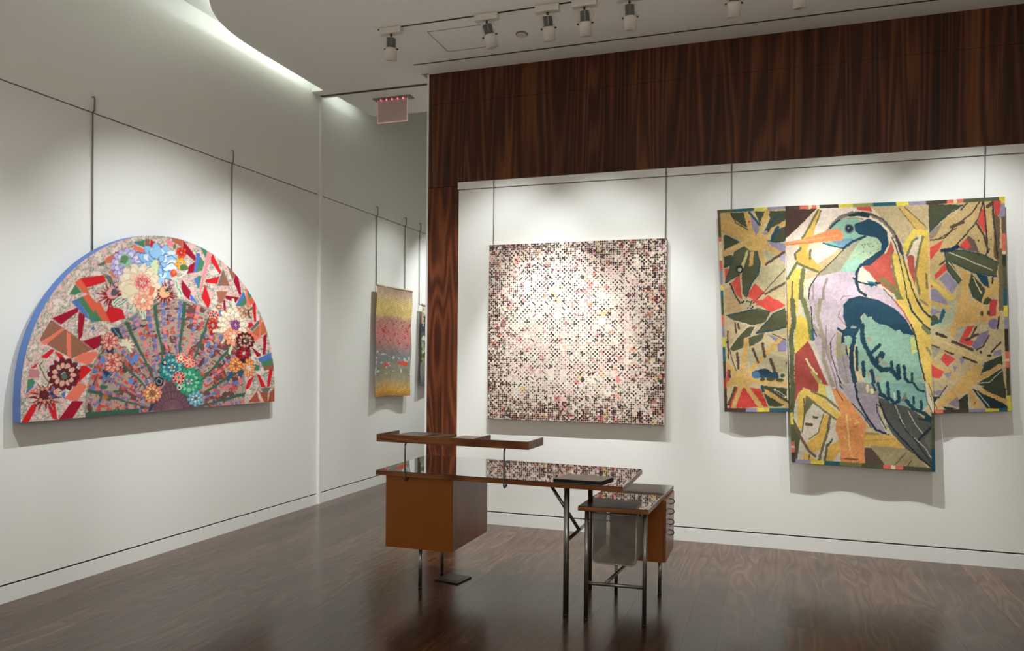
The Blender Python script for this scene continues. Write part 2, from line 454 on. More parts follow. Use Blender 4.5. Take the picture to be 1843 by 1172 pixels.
def spot_lamp(x, y, tilt, pan, label, cable=True, group=None):
    root = empty('track_spotlight', (x, y, ZC), label, 'spotlight', group)
    def ch(name, key, head=True):
        o = link(name, LM[key], None, root)
        if head:
            o.location = (0, 0, -.066); o.scale = (.86, .86, .76)
            o.rotation_euler = Euler((tilt, 0, pan)).to_matrix().to_euler()
            o.rotation_euler = (Matrix.Rotation(pan, 3, 'Y') @ Matrix.Rotation(tilt, 3, 'X')).to_euler()
        return o
    ch('adapter_box', 'adapter_box', False); ch('swivel', 'swivel', False)
    for nm, k in (('yoke', 'yoke'), ('heat_sink', 'heat_sink'), ('snout', 'snout'), ('lens', 'lens'), ('knob', 'knob'), ('knob', 'knob2')): ch(nm, k)
    if cable: ch('cable', 'cable')
    return root
R_ = math.radians
LG = 'spotlights on the ceiling track'
spot_lamp(-2.90, 5.03, R_(14), R_(8), 'leftmost ceiling spotlight at the end of the track, snout tilted left', group=LG)
spot_lamp(-2.09, 5.03, R_(16), R_(-10), 'second ceiling spotlight from the left, snout swung to the right', group=LG)
spot_lamp(-1.61, 5.03, R_(20), R_(0), 'third ceiling spotlight from the left, right of the round ceiling disc', group=LG)
spot_lamp(-1.33, 5.03, R_(18), R_(0), 'fourth ceiling spotlight from the left, with its cable looped at the right', group=LG)
spot_lamp(-1.00, 5.03, R_(16), R_(0), 'fifth ceiling spotlight from the left, grey fins cut by the top of the photo', group=LG)
spot_lamp(-0.28, 5.03, R_(18), R_(2), 'sixth ceiling spotlight from the left, hanging above the timber header', group=LG, cable=False)
spot_lamp(0.13, 5.03, R_(14), R_(-4), 'rightmost ceiling spotlight, only its white snout in the photo', group=LG, cable=False)

# ------------------------------------------------------------------ exit sign
ex = empty('exit_sign', (-3.67, 6.40, ZC), 'pale pink clear-panel exit sign with red lights hanging from the corridor ceiling', 'exit sign')
M['acryl'] = new_mat('pink_acrylic', rgb(206, 186, 176), .3)
b = M['acryl'].node_tree.nodes['Principled BSDF']
b.inputs['Transmission Weight'].default_value = .25; b.inputs['Emission Color'].default_value = (.8, .45, .42, 1); b.inputs['Emission Strength'].default_value = .02
M['acryl_edge'] = new_mat('lit_acrylic_edge', rgb(235, 160, 155), .3)
b = M['acryl_edge'].node_tree.nodes['Principled BSDF']
b.inputs['Emission Color'].default_value = (1, .6, .56, 1); b.inputs['Emission Strength'].default_value = .22
M['redled'] = new_mat('red_led', rgb(255, 80, 90), .3)
b = M['redled'].node_tree.nodes['Principled BSDF']
b.inputs['Emission Color'].default_value = (1, .12, .16, 1); b.inputs['Emission Strength'].default_value = 3
MB().box(-.20, -.05, -.010, .22, .05, 0).build('mounting_plate', M['chrome'], ex, bevel=.002)
pn = MB().box(-.165, -.004, -.232, .165, .004, -.010).build('panel', M['acryl'], ex, bevel=.001)
for nm, bx in (('edge_strip', (-.170, -.005, -.235, -.165, .005, -.010)), ('edge_strip', (.165, -.005, -.235, .170, .005, -.010)), ('edge_strip', (-.170, -.005, -.240, .170, .005, -.2325))):
    MB().box(*bx).build(nm, M['acryl_edge'], pn)
for k in range(5):
    MB().tube([(-.125 + k * .0625, -.012, -.010), (-.125 + k * .0625, -.012, -.018)], .006, 10).build('indicator_light', M['redled'], ex)

# ------------------------------------------------------------------ hanging rods
def rod_left(y, z1, label, xoff=.012, arm=0):
    r = empty('hanging_rod', (XL, y, z1), label, 'hanging rod', 'rods on the left wall')
    MB().tube([(xoff, 0, 0), (xoff, 0, 3.10 - z1)], .0048, 8).build('rod', M['rod'], r)
    zt = 3.156 - z1
    if arm:
        MB().tube([(xoff, 0, .012), (xoff + .02, 0, .0), (arm, 0, .0)], .0045, 8).build('lower_hook', M['rod'], r)
    MB().tube([(xoff, 0, 3.10 - z1), (xoff + .012, .002, 3.115 - z1), (xoff + .012, .004, zt + .035), (xoff + .004, .006, zt + .05), (-.004, .008, zt + .048), (-.008, .008, zt + .02)], .0055, 8).build('hook', M['rod'], r)
rod_left(3.652, 2.10, 'left steel rod hanging above the fan-shaped panel on the left wall')
rod_left(4.938, 2.10, 'right steel rod hanging above the fan-shaped panel on the left wall')
rod_left(7.235, 2.303, 'steel rod at the left edge of the yellow and pink woven hanging', arm=.062)
rod_left(7.90, 2.304, 'steel rod near the right edge of the yellow and pink woven hanging', arm=.062)
rod_left(8.28, 2.158, 'steel rod holding the dark hanging half hidden by the timber pier', arm=.062)
def rod_far(x, z1, label):
    r = empty('hanging_rod', (x, YF, z1), label, 'hanging rod', 'rods on the white far wall')
    MB().tube([(0, -.012, 0), (0, -.012, 3.078 - z1)], .0042, 8).build('rod', M['rod'], r)
    MB().tube([(0, -.012, 3.02 - z1), (0, -.018, 3.045 - z1), (0, -.014, 3.0765 - z1)], .0052, 8).build('hook', M['rod'], r)
rod_far(-2.386, 2.30, 'thin rod above the left side of the dotted square quilt')
rod_far(-.857, 2.30, 'thin rod above the right side of the dotted square quilt')
rod_far(-.331, 2.60, 'thin rod at the left sleeve of the bird kimono')
rod_far(1.461, 2.60, 'thin rod at the right sleeve of the bird kimono')

# ------------------------------------------------------------------ desk
desk = empty('desk', (-1.58, 4.3, 0), 'mid-century desk with dark glass top, orange-brown pedestal and steel legs', 'desk')
def dp(o, parent=None):
    T = Matrix.Translation(-Vector(desk.location)); o.data.transform(T); o.parent = parent or desk; return o
TF = [(-2.373, 3.968), (-.786, 3.930), (-.795, 4.607), (-2.392, 4.706)]
TZ = .780
top = dp(MB().prism(TF, TZ - .030, TZ - .004).build('desk_top', M['desk'], bevel=.0015))
def inset(q, d):
    cx = sum(p[0] for p in q) / 4; cy = sum(p[1] for p in q) / 4
    return [(p[0] + (d if p[0] < cx else -d), p[1] + (d if p[1] < cy else -d)) for p in q]
dp(MB().prism(inset(TF, .002), TZ - .0039, TZ + .001).build('glass_sheet', M['glass_top'], bevel=.0008))
# pedestal
ped = MB().box(-2.312, 3.986, .298, -1.856, 4.55, .7495)
o = dp(ped.build('pedestal', M['deskfront'], bevel=.002))
ped_ob = o
# side veneer and far-side drawer fronts
dp(MB().box(-1.8560, 3.990, .302, -1.8525, 4.546, .7485).build('side_panel', M['deskside']), o)
for k in range(3):
    z0 = .305 + k * .148
    dr = dp(MB().box(-2.305, 4.5505, z0, -1.863, 4.566, z0 + .143).build('drawer', M['desk'], bevel=.0015), o)
legm = M['chrome']
def leg(x, y, z1, r=.0125, par=None, name='leg', foot=True, z0=0):
    mb = MB().tube([(x, y, z0 + .012), (x, y, z1)], r, 16)
    L = dp(mb.build(name, legm), par)
    if foot and par is None:
        dp(MB().tube([(x, y, 0), (x, y, .014)], r * 1.02, 16).build('foot', M['black']), L)
    return L
leg(-2.146, 4.137, .298)
leg(-2.152, 4.47, .298)
leg(-1.126, 3.985, .7495, .0165)
leg(-1.118, 4.518, .7495, .0165)
dp(MB().tube([(-1.126, 3.985, .433), (-1.118, 4.518, .446)], .0105, 12).build('stretcher', legm))
dp(MB().tube([(-1.118, 4.245, .440), (-1.335, 4.245, .7495)], .0105, 12).build('brace', legm))
# right-hand return table under the main top
ret = empty('return_table', (-.82, 4.3, 0), 'low side table with dark glass top and drawer box beside the desk', 'side table')
def rp(o, parent=None):
    T = Matrix.Translation(-Vector(ret.location)); o.data.transform(T); o.parent = parent or ret; return o
RF = [(-1.040, 3.909), (-.643, 3.938), (-.612, 4.768), (-1.010, 4.735)]
RZ = .660
rp(MB().prism(RF, RZ - .026, RZ - .0035).build('table_top', M['desk'], bevel=.0012))
rp(MB().prism(inset(RF, .002), RZ - .0034, RZ + .001).build('glass_sheet', M['glass_top'], bevel=.0006))
cab = rp(MB().box(-.955, 4.372, .250, -.622, 4.745, .634).build('drawer_box', M['deskfront'], bevel=.0015))
zz = [.252, .372, .4385, .505, .5715]
hh = [.118, .0645, .0645, .0645, .0605]
for k in range(5):
    dr = rp(MB().box(-.6215, 4.376, zz[k], -.6045, 4.741, zz[k] + hh[k]).build('drawer', M['deskside'], bevel=.001), cab)
    if k:
        zc = zz[k] + hh[k] * .55
        ring = [(-.6045 + .0, 4.56 + .0, 0)]
        pts = [(-.606, 4.53, zc + .012)] + [(-.598 + .022 * math.sin(t) , 4.53, zc - .004 + .016 * math.cos(t)) for t in [i * PI / 8 for i in range(9)]] + [(-.606, 4.53, zc - .020)]
        pts2 = []
        rp(MB().tube(pts, .003, 8).build('pull', M['dark_steel']), cab)
for (x, y) in ((-.998, 3.957), (-.664, 3.965)):
    L = rp(MB().tube([(x, y, .012), (x, y, RZ - .026)], .0125, 16).build('leg', legm))
    rp(MB().tube([(x, y, 0), (x, y, .012)], .013, 16).build('foot', M['black']), L)
for (x, y) in ((-.663, 4.539), (-.930, 4.468)):
    L = rp(MB().tube([(x, y, .012), (x, y, .250)], .0115, 16).build('leg', legm))
    rp(MB().tube([(x, y, 0), (x, y, .012)], .012, 16).build('foot', M['black']), L)
rp(MB().tube([(-.998, 3.957, .213), (-.664, 3.965, .217)], .0105, 12).build('cross_bar', legm))
rp(MB().tube([(-.890, 3.96, .215), (-.800, 4.42, .262)], .0100, 12).build('stretcher', legm))
rp(MB().box(-.985, 3.98, .612, -.975, 4.37, .634).build('hanging_rail', M['black']))
rp(MB().box(-.700, 3.98, .612, -.690, 4.37, .634).build('hanging_rail', M['black']))

# perforated metal file basket hanging under the return top
bk = empty('file_basket', (-.84, 4.12, .32), 'perforated grey metal basket hanging under the front of the side table', 'basket')
bx0, bx1, by0, by1, bz0, bz1, br = -.975, -.722, 4.005, 4.345, .320, .606, .03
def bp_(o, parent=None):
    T = Matrix.Translation(-Vector(bk.location)); o.data.transform(T); o.parent = parent or bk; return o
M['mesh'] = new_mat('basket_metal', rgb(176, 173, 163), .42, .6)
def rr_clip(a0, a1, b0, b1, r, u0, v0, du, dv):
    """segment of the line (u0+t du, v0+t dv) inside a rectangle with the two lower corners rounded"""
    ts = np.linspace(-.7, .7, 561)
    u = u0 + ts * du; v = v0 + ts * dv
    ins = (u >= a0) & (u <= a1) & (v >= b0) & (v <= b1)
    if r:
        for cu, sg in ((a0 + r, -1), (a1 - r, 1)):
            c = ((u - cu) * sg > 0) & (v < b0 + r) & (np.hypot(u - cu, v - b0 - r) > r)
            ins &= ~c
    ids = np.where(ins)[0]
    if len(ids) < 4: return None
    i, j = ids[0], ids[-1]
    return (u[i], v[i], u[j], v[j])
def lattice(a0, a1, b0, b1, r, place, pitch=.0092, wd=.0025):
    mb = MB()
    s = math.sqrt(.5)
    span = (a1 - a0) + (b1 - b0)
    k = -span
    while k < span:
        for sg in (1, -1):
            g = rr_clip(a0, a1, b0, b1, r, (a0 + a1) / 2 + k * s, (b0 + b1) / 2 - sg * k * s * 1.0, s * sg * 1.0, s)
            if g:
                u0, v0, u1, v1 = g
                nx, ny = -(v1 - v0), (u1 - u0); l = math.hypot(nx, ny); nx, ny = nx / l * wd / 2, ny / l * wd / 2
                q = [(u0 - nx, v0 - ny), (u1 - nx, v1 - ny), (u1 + nx, v1 + ny), (u0 + nx, v0 + ny)]
                t = .0006
                A = [mb.bm.verts.new(place(*p, -t)) for p in q]; B = [mb.bm.verts.new(place(*p, t)) for p in q]
                mb.bm.faces.new(A); mb.bm.faces.new(B)
                for i in range(4): mb.bm.faces.new((A[i], A[(i + 1) % 4], B[(i + 1) % 4], B[i]))
        k += pitch
    return mb
for nm, args in (('front_mesh', (bx0, bx1, bz0, bz1, br, lambda u, v, t: (u, by0 + t, v))),
                 ('back_mesh', (bx0, bx1, bz0, bz1, br, lambda u, v, t: (u, by1 + t, v))),
                 ('side_mesh', (by0, by1, bz0 + br, bz1, 0, lambda u, v, t: (bx0 + t, u, v))),
                 ('side_mesh', (by0, by1, bz0 + br, bz1, 0, lambda u, v, t: (bx1 + t, u, v))),
                 ('bottom_mesh', (bx0 + br, bx1 - br, by0, by1, 0, lambda u, v, t: (u, v, bz0 + t)))):
    bp_(lattice(*args).build(nm, M['mesh'], kind='stuff'))
arc = [(bx0 + br - br * math.cos(t), bz0 + br - br * math.sin(t)) for t in [i * PI / 16 for i in range(9)]]
arc2 = [(bx1 - br + br * math.sin(t), bz0 + br - br * math.cos(t)) for t in [i * PI / 16 for i in range(9)]]
out = [(bx0, bz1)] + arc + arc2 + [(bx1, bz1)]
for yy in (by0, by1):
    bp_(MB().tube([(u, yy, v) for u, v in out], .0042, 8).build('edge_frame', M['mesh']))
# rolled corner skins between side and bottom
sk = MB()
for A in (arc, arc2):
    for (u0, v0), (u1, v1) in zip(A, A[1:]):
        n_ = 40
        for i in range(n_):
            if i % 2: continue
            ya = by0 + (by1 - by0) * i / n_; yb = by0 + (by1 - by0) * (i + .9) / n_
            sk.box(0, 0, 0, 1, 1, 1, mat=Matrix(((u1 - u0, 0, .0012, u0), (0, yb - ya, 0, ya), (v1 - v0, 0, .0012, v0), (0, 0, 0, 1))))
bp_(sk.build('corner_mesh', M['mesh'], kind='stuff'))
rim = MB()
rim.tube([(bx0, by0, bz1), (bx1, by0, bz1), (bx1, by1, bz1), (bx0, by1, bz1), (bx0, by0, bz1)], .005, 8)
bp_(rim.build('top_rim', M['mesh']))
for xx in (bx0, bx1):
    bp_(MB().box(xx - .004, by0, bz1 - .002, xx + .004, by1, bz1 + .008).build('runner', M['dark_steel']))

# ------------------------------------------------------------------ raised tray above the desk
tr = empty('desk_shelf', (-1.82, 3.95, .78), 'raised narrow wooden shelf tray clamped over the desk edge on bent rods', 'desk shelf')
def tp(o, parent=None):
    T = Matrix.Translation(-Vector(tr.location)); o.data.transform(T); o.parent = parent or tr; return o
# the tray follows the front edge of the desk
ang = math.atan2(3.842 - 3.872, 1.0)
def trb(x0, y0, z0, x1, y1, z1, skew=0):
    return (x0, y0, z0, x1, y1, z1)
ty0, ty1 = 3.868, 4.118
tx0, tx1 = -2.312, -1.312
tz0, tz1 = .970, 1.014
# slight fall to the right in the photo: the tray runs a little towards the camera at its right end
Rt = Matrix.Translation((tx0, ty0, 0)) @ Matrix.Rotation(R_(-1.9), 4, 'Z') @ Matrix.Translation((-tx0, -ty0, 0))
tp(MB().box(tx0, ty0, tz0 + .004, tx1, ty0 + .012, tz1 + .006, mat=Rt).build('front_rail', M['desk'], bevel=.001))
tp(MB().box(tx0 + .012, ty0 + .012, tz0 + .006, tx1 - .012, ty1, tz0 + .018, mat=Rt).build('tray_board', M['desk']))
for x0, x1 in ((tx0, tx0 + .012), (tx1 - .012, tx1), (-1.668, -1.656)):
    tp(MB().box(x0, ty0 + .0121, tz0 + .004, x1, ty1, tz1 + .006, mat=Rt).build('end_rail' if x0 != -1.668 else 'divider', M['desk'], bevel=.001))
for x in (-2.150, -1.492):
    yr = 3.95 - (x + 2.373) * .024 - .012
    pts = [(x, yr + .17, tz0 - .003), (x, yr + .03, tz0 - .003), (x, yr + .012, tz0 - .006), (x, yr + .002, tz0 - .02), (x, yr, tz0 - .04), (x, yr, TZ - .03), (x, yr + .003, TZ - .042), (x, yr + .014, TZ - .048), (x, yr + .03, TZ - .046), (x, yr + .042, TZ - .036)]
    tp(MB().tube(pts, .0058, 10).build('bent_rod', M['chrome']))

# books and papers
bkr = empty('book', (-.99, 4.06, TZ + .001), 'flat dark picture book lying on the right end of the glass desk top', 'book')
quad = [(-1.215, 3.985), (-.925, 3.985), (-.885, 4.165), (-1.165, 4.178)]
def quad_part(q, z0, z1, name, mat, root, parent=None, bev=.0008):
    o = MB().prism(q, z0, z1).build(name, mat, bevel=bev)
    o.data.transform(Matrix.Translation(-Vector(root.location))); o.parent = parent or root
    return o
q_in = inset(quad, .004)
quad_part(quad, TZ + .0012, TZ + .0035, 'cover', M['black'], bkr)
quad_part(q_in, TZ + .0036, TZ + .0115, 'page_block', M['black'], bkr)
M['cover_art'] = new_mat('mottled_book_cover', rgb(112, 98, 86), .25, var=.45, vscale=9)
quad_part(quad, TZ + .0116, TZ + .0145, 'cover', M['cover_art'], bkr)
zt = tz0 + .0185
def tray_pt(x, y): v = Rt @ Vector((x, y, 0)); return (v.x, v.y)
def tq(x0, y0, x1, y1, sh=0): return [tray_pt(x0, y0), tray_pt(x1, y0), tray_pt(x1 + sh, y1), tray_pt(x0 + sh, y1)]
b1 = empty('brochure', (-2.12, 3.98, zt), 'dark striped brochure at the left end of the shelf tray', 'brochure')
quad_part(tq(-2.235, 3.895, -2.03, 4.125, .03), zt + .020, zt + .026, 'cover', M['sheet'], b1)
quad_part(tq(-2.235, 3.897, -2.032, 4.123, .03), zt, zt + .0199, 'pages', M['page'], b1)
b2 = empty('booklet', (-1.97, 3.99, zt), 'curled tan booklet in the middle of the shelf tray before the pier', 'booklet')
quad_part(tq(-2.022, 3.895, -1.90, 4.11, .03), zt, zt + .010, 'pages', M['page'], b2)
quad_part(tq(-2.015, 3.90, -1.93, 4.10, .05), zt + .0101, zt + .024, 'cover', new_mat('tan_cover', rgb(122, 92, 66), .5, var=.2), b2)
b3 = empty('price_list', (-1.77, 3.99, zt), 'light grey printed sheets standing proud of the tray left of its divider', 'papers')
quad_part(tq(-1.865, 3.895, -1.70, 4.13, .02), zt + .016, zt + .018, 'top_sheet', M['paper'], b3, bev=.0004)
quad_part(tq(-1.875, 3.90, -1.71, 4.12, .02), zt, zt + .0158, 'sheet_stack', M['page'], b3)

# ------------------------------------------------------------------ floor outlet plate
fp = empty('floor_outlet', (-2.03, 4.38, 0), 'small dark metal outlet cover plate on the floor under the desk', 'floor outlet')
o = MB().prism([(-2.135, 4.32), (-1.955, 4.29), (-1.925, 4.455), (-2.095, 4.48)], .0002, .010).build('cover_plate', M['plate'], bevel=.002)
adopt(fp, o)
o = MB().prism([(-2.105, 4.345), (-1.975, 4.32), (-1.953, 4.435), (-2.08, 4.455)], .0101, .0115).build('lid', M['dark_steel'], bevel=.0004)
adopt(fp, o)

# ================================================================== artworks
# Each picture is painted on a small numeric canvas (flat print / applique colours) and
# carried by a dense cloth mesh as a colour attribute.
def homography(src, dst):
    A = []
    for (x, y), (u, v) in zip(src, dst):
        A.append([x, y, 1, 0, 0, 0, -u * x, -u * y, -u]); A.append([0, 0, 0, x, y, 1, -v * x, -v * y, -v])
    return np.linalg.svd(np.array(A, float))[2][-1].reshape(3, 3)
def apply_h(Hm, x, y):
    w_ = Hm[2, 0] * x + Hm[2, 1] * y + Hm[2, 2]
    return (Hm[0, 0] * x + Hm[0, 1] * y + Hm[0, 2]) / w_, (Hm[1, 0] * x + Hm[1, 1] * y + Hm[1, 2]) / w_
_lat = rng.random((256, 256))
def vnoise(x, y, sd=0):
    x = np.asarray(x, float) + sd * 17.31; y = np.asarray(y, float) + sd * 7.77
    xi = np.floor(x).astype(int); yi = np.floor(y).astype(int)
    fx = x - xi; fy = y - yi
    fx = fx * fx * (3 - 2 * fx); fy = fy * fy * (3 - 2 * fy)
    a = _lat[xi & 255, yi & 255]; b = _lat[(xi + 1) & 255, yi & 255]
    c = _lat[xi & 255, (yi + 1) & 255]; d = _lat[(xi + 1) & 255, (yi + 1) & 255]
    return (a * (1 - fx) + b * fx) * (1 - fy) + (c * (1 - fx) + d * fx) * fy
def fnoise(x, y, sd=0):
    return (vnoise(x, y, sd) + .5 * vnoise(x * 2.1, y * 2.1, sd + 3) + .25 * vnoise(x * 4.3, y * 4.3, sd + 5)) / 1.75

class Canvas:
    def __init__(s, x0, y0, x1, y1, res=2.0):
        s.x0, s.y0, s.res = x0, y0, res
        s.w = int((x1 - x0) * res) + 1; s.h = int((y1 - y0) * res) + 1
        s.a = np.zeros((s.h, s.w, 3)); s.X, s.Y = np.meshgrid(x0 + np.arange(s.w) / res, y0 + np.arange(s.h) / res)
        s.fx, s.fy, s.fs = 0, 0, 1.0
        s.WX = s.X + 0.0; s.WY = s.Y + 0.0
    def warp(s, amp, freq):
        s.WX = s.X + (fnoise(s.X * freq, s.Y * freq, 1) - .5) * 2 * amp
        s.WY = s.Y + (fnoise(s.X * freq, s.Y * freq, 2) - .5) * 2 * amp
    def frame(s, x, y, sc_): s.fx, s.fy, s.fs = x, y, sc_
    def T(s, pts): return np.array([(s.fx + p[0] / s.fs, s.fy + p[1] / s.fs) for p in pts])
    def sub(s, P, pad):
        x0, y0 = P.min(0) - pad; x1, y1 = P.max(0) + pad
        i0 = max(0, int((x0 - s.x0) * s.res)); i1 = min(s.w, int((x1 - s.x0) * s.res) + 2)
        j0 = max(0, int((y0 - s.y0) * s.res)); j1 = min(s.h, int((y1 - s.y0) * s.res) + 2)
        return slice(j0, j1), slice(i0, i1)
    def put(s, sl, mask, c, jit=.06):
        c = np.array(c, float)
        s.a[sl][mask] = c
    def inside(s, P, sl):
        X = s.WX[sl]; Y = s.WY[sl]; ins = np.zeros(X.shape, bool); n = len(P)
        for i in range(n):
            x0, y0 = P[i]; x1, y1 = P[(i + 1) % n]
            if y0 == y1: continue
            c = (Y >= min(y0, y1)) & (Y < max(y0, y1))
            ins ^= c & (X < (x1 - x0) * (Y - y0) / (y1 - y0) + x0)
        return ins
    def poly(s, pts, c):
        P = s.T(pts); sl = s.sub(P, 4)
        s.put(sl, s.inside(P, sl), c)
    def line(s, pts, wd, c, taper=False):
        P = s.T(pts); wd = wd / s.fs / 2; sl = s.sub(P, wd + 4)
        X = s.WX[sl]; Y = s.WY[sl]; D = np.full(X.shape, 1e9)
        for a, b in zip(P, P[1:]):
            d = b - a; L2 = (d ** 2).sum() + 1e-9
            t = np.clip(((X - a[0]) * d[0] + (Y - a[1]) * d[1]) / L2, 0, 1)
            D = np.minimum(D, np.hypot(X - a[0] - t * d[0], Y - a[1] - t * d[1]))
        rough = .75 + .5 * vnoise(X * .55, Y * .55, 9)
        s.put(sl, D < wd * rough, c)
    def ell(s, cx, cy, rx, ry, c, ang=0):
        q = s.T([(cx, cy)])[0]; rx /= s.fs; ry /= s.fs
        r = max(rx, ry); sl = s.sub(np.array([q]), r + 4)
        X = s.WX[sl] - q[0]; Y = s.WY[sl] - q[1]; ca, sa = math.cos(ang), math.sin(ang)
        s.put(sl, ((X * ca + Y * sa) / rx) ** 2 + ((-X * sa + Y * ca) / ry) ** 2 < 1, c)
    def flower(s, cx, cy, r, layers, outline=None, sq=1.0, spin=0):
        """layers: (radius fraction, petals, petal colour)"""
        for fr, n, c in layers:
            for k in range(n):
                a = 2 * PI * k / n + spin + fr * 3
                px = cx + math.cos(a) * r * fr * .72; py = cy + math.sin(a) * r * fr * .72 * sq
                pr = r * fr * 2.0 / n + r * fr * .18
                if outline is not None: s.ell(px, py, (r * fr * .36), pr * .62 + 1.1 * s.fs * .5, outline, a)
                s.ell(px, py, (r * fr * .36) - .9 * s.fs * .6, max(pr * .62 - .35 * s.fs, .5 * s.fs), c, a)
    def spiky(s, cx, cy, r, n, c, c2, sd=0):
        rr = random.Random(sd)
        for k in range(n):
            a = 2 * PI * k / n + rr.uniform(-.1, .1); L = r * rr.uniform(.72, 1.1); wv = r * .13
            s.poly([(cx - math.sin(a) * wv, cy + math.cos(a) * wv), (cx + math.cos(a + .08) * L, cy + math.sin(a + .08) * L), (cx + math.sin(a) * wv, cy - math.cos(a) * wv)], c)
            if k % 2: s.line([(cx + math.cos(a) * r * .3, cy + math.sin(a) * r * .3), (cx + math.cos(a) * L * .8, cy + math.sin(a) * L * .8)], r * .05, c2)
    def sample(s, x, y):
        u = np.clip((x - s.x0) * s.res, 0, s.w - 1.001); v = np.clip((y - s.y0) * s.res, 0, s.h - 1.001)
        i = u.astype(int); j = v.astype(int); fu = (u - i)[:, None]; fv = (v - j)[:, None]
        a = s.a
        return (a[j, i] * (1 - fu) + a[j, i + 1] * fu) * (1 - fv) + (a[j + 1, i] * (1 - fu) + a[j + 1, i + 1] * fu) * fv

def cloth_material(name, rough=.75, bump=.25, bscale=500, sheen=.0):
    mt = bpy.data.materials.new(name); mt.use_nodes = True
    nt = mt.node_tree; b = nt.nodes['Principled BSDF']
    at = nt.nodes.new('ShaderNodeAttribute'); at.attribute_name = 'dye'
    nt.links.new(at.outputs['Color'], b.inputs['Base Color'])
    b.inputs['Roughness'].default_value = rough
    b.inputs['Specular IOR Level'].default_value = .25
    tc = nt.nodes.new('ShaderNodeTexCoord'); n = nt.nodes.new('ShaderNodeTexNoise')
    n.inputs['Scale'].default_value = bscale
    bp = nt.nodes.new('ShaderNodeBump'); bp.inputs['Strength'].default_value = bump; bp.inputs['Distance'].default_value = .001
    nt.links.new(tc.outputs['Object'], n.inputs['Vector']); nt.links.new(n.outputs[0], bp.inputs['Height'])
    nt.links.new(bp.outputs[0], b.inputs['Normal'])
    return mt

def grid_faces(nu, nv, off=0):
    i, j = np.meshgrid(np.arange(nu - 1), np.arange(nv - 1))
    a = (j * nu + i).ravel() + off
    return np.stack([a, a + 1, a + 1 + nu, a + nu], 1)

def cloth(name, V, F, C, mat, parent, gain=.95):
    me = bpy.data.meshes.new(name)
    me.vertices.add(len(V)); me.vertices.foreach_set('co', V.astype(np.float32).ravel())
    me.loops.add(F.size); me.loops.foreach_set('vertex_index', F.astype(np.int32).ravel())
    me.polygons.add(len(F)); me.polygons.foreach_set('loop_start', np.arange(0, F.size, 4, dtype=np.int32))
    me.update(calc_edges=True)
    me.polygons.foreach_set('use_smooth', np.ones(len(F), bool))
    ca = me.color_attributes.new('dye', 'FLOAT_COLOR', 'POINT')
    lin = np.ones((len(V), 4)); lin[:, :3] = np.clip(s2l(C) * gain, 0, .92)
    ca.data.foreach_set('color', lin.astype(np.float32).ravel())
    me.validate()
    return link(name, me, mat, parent)

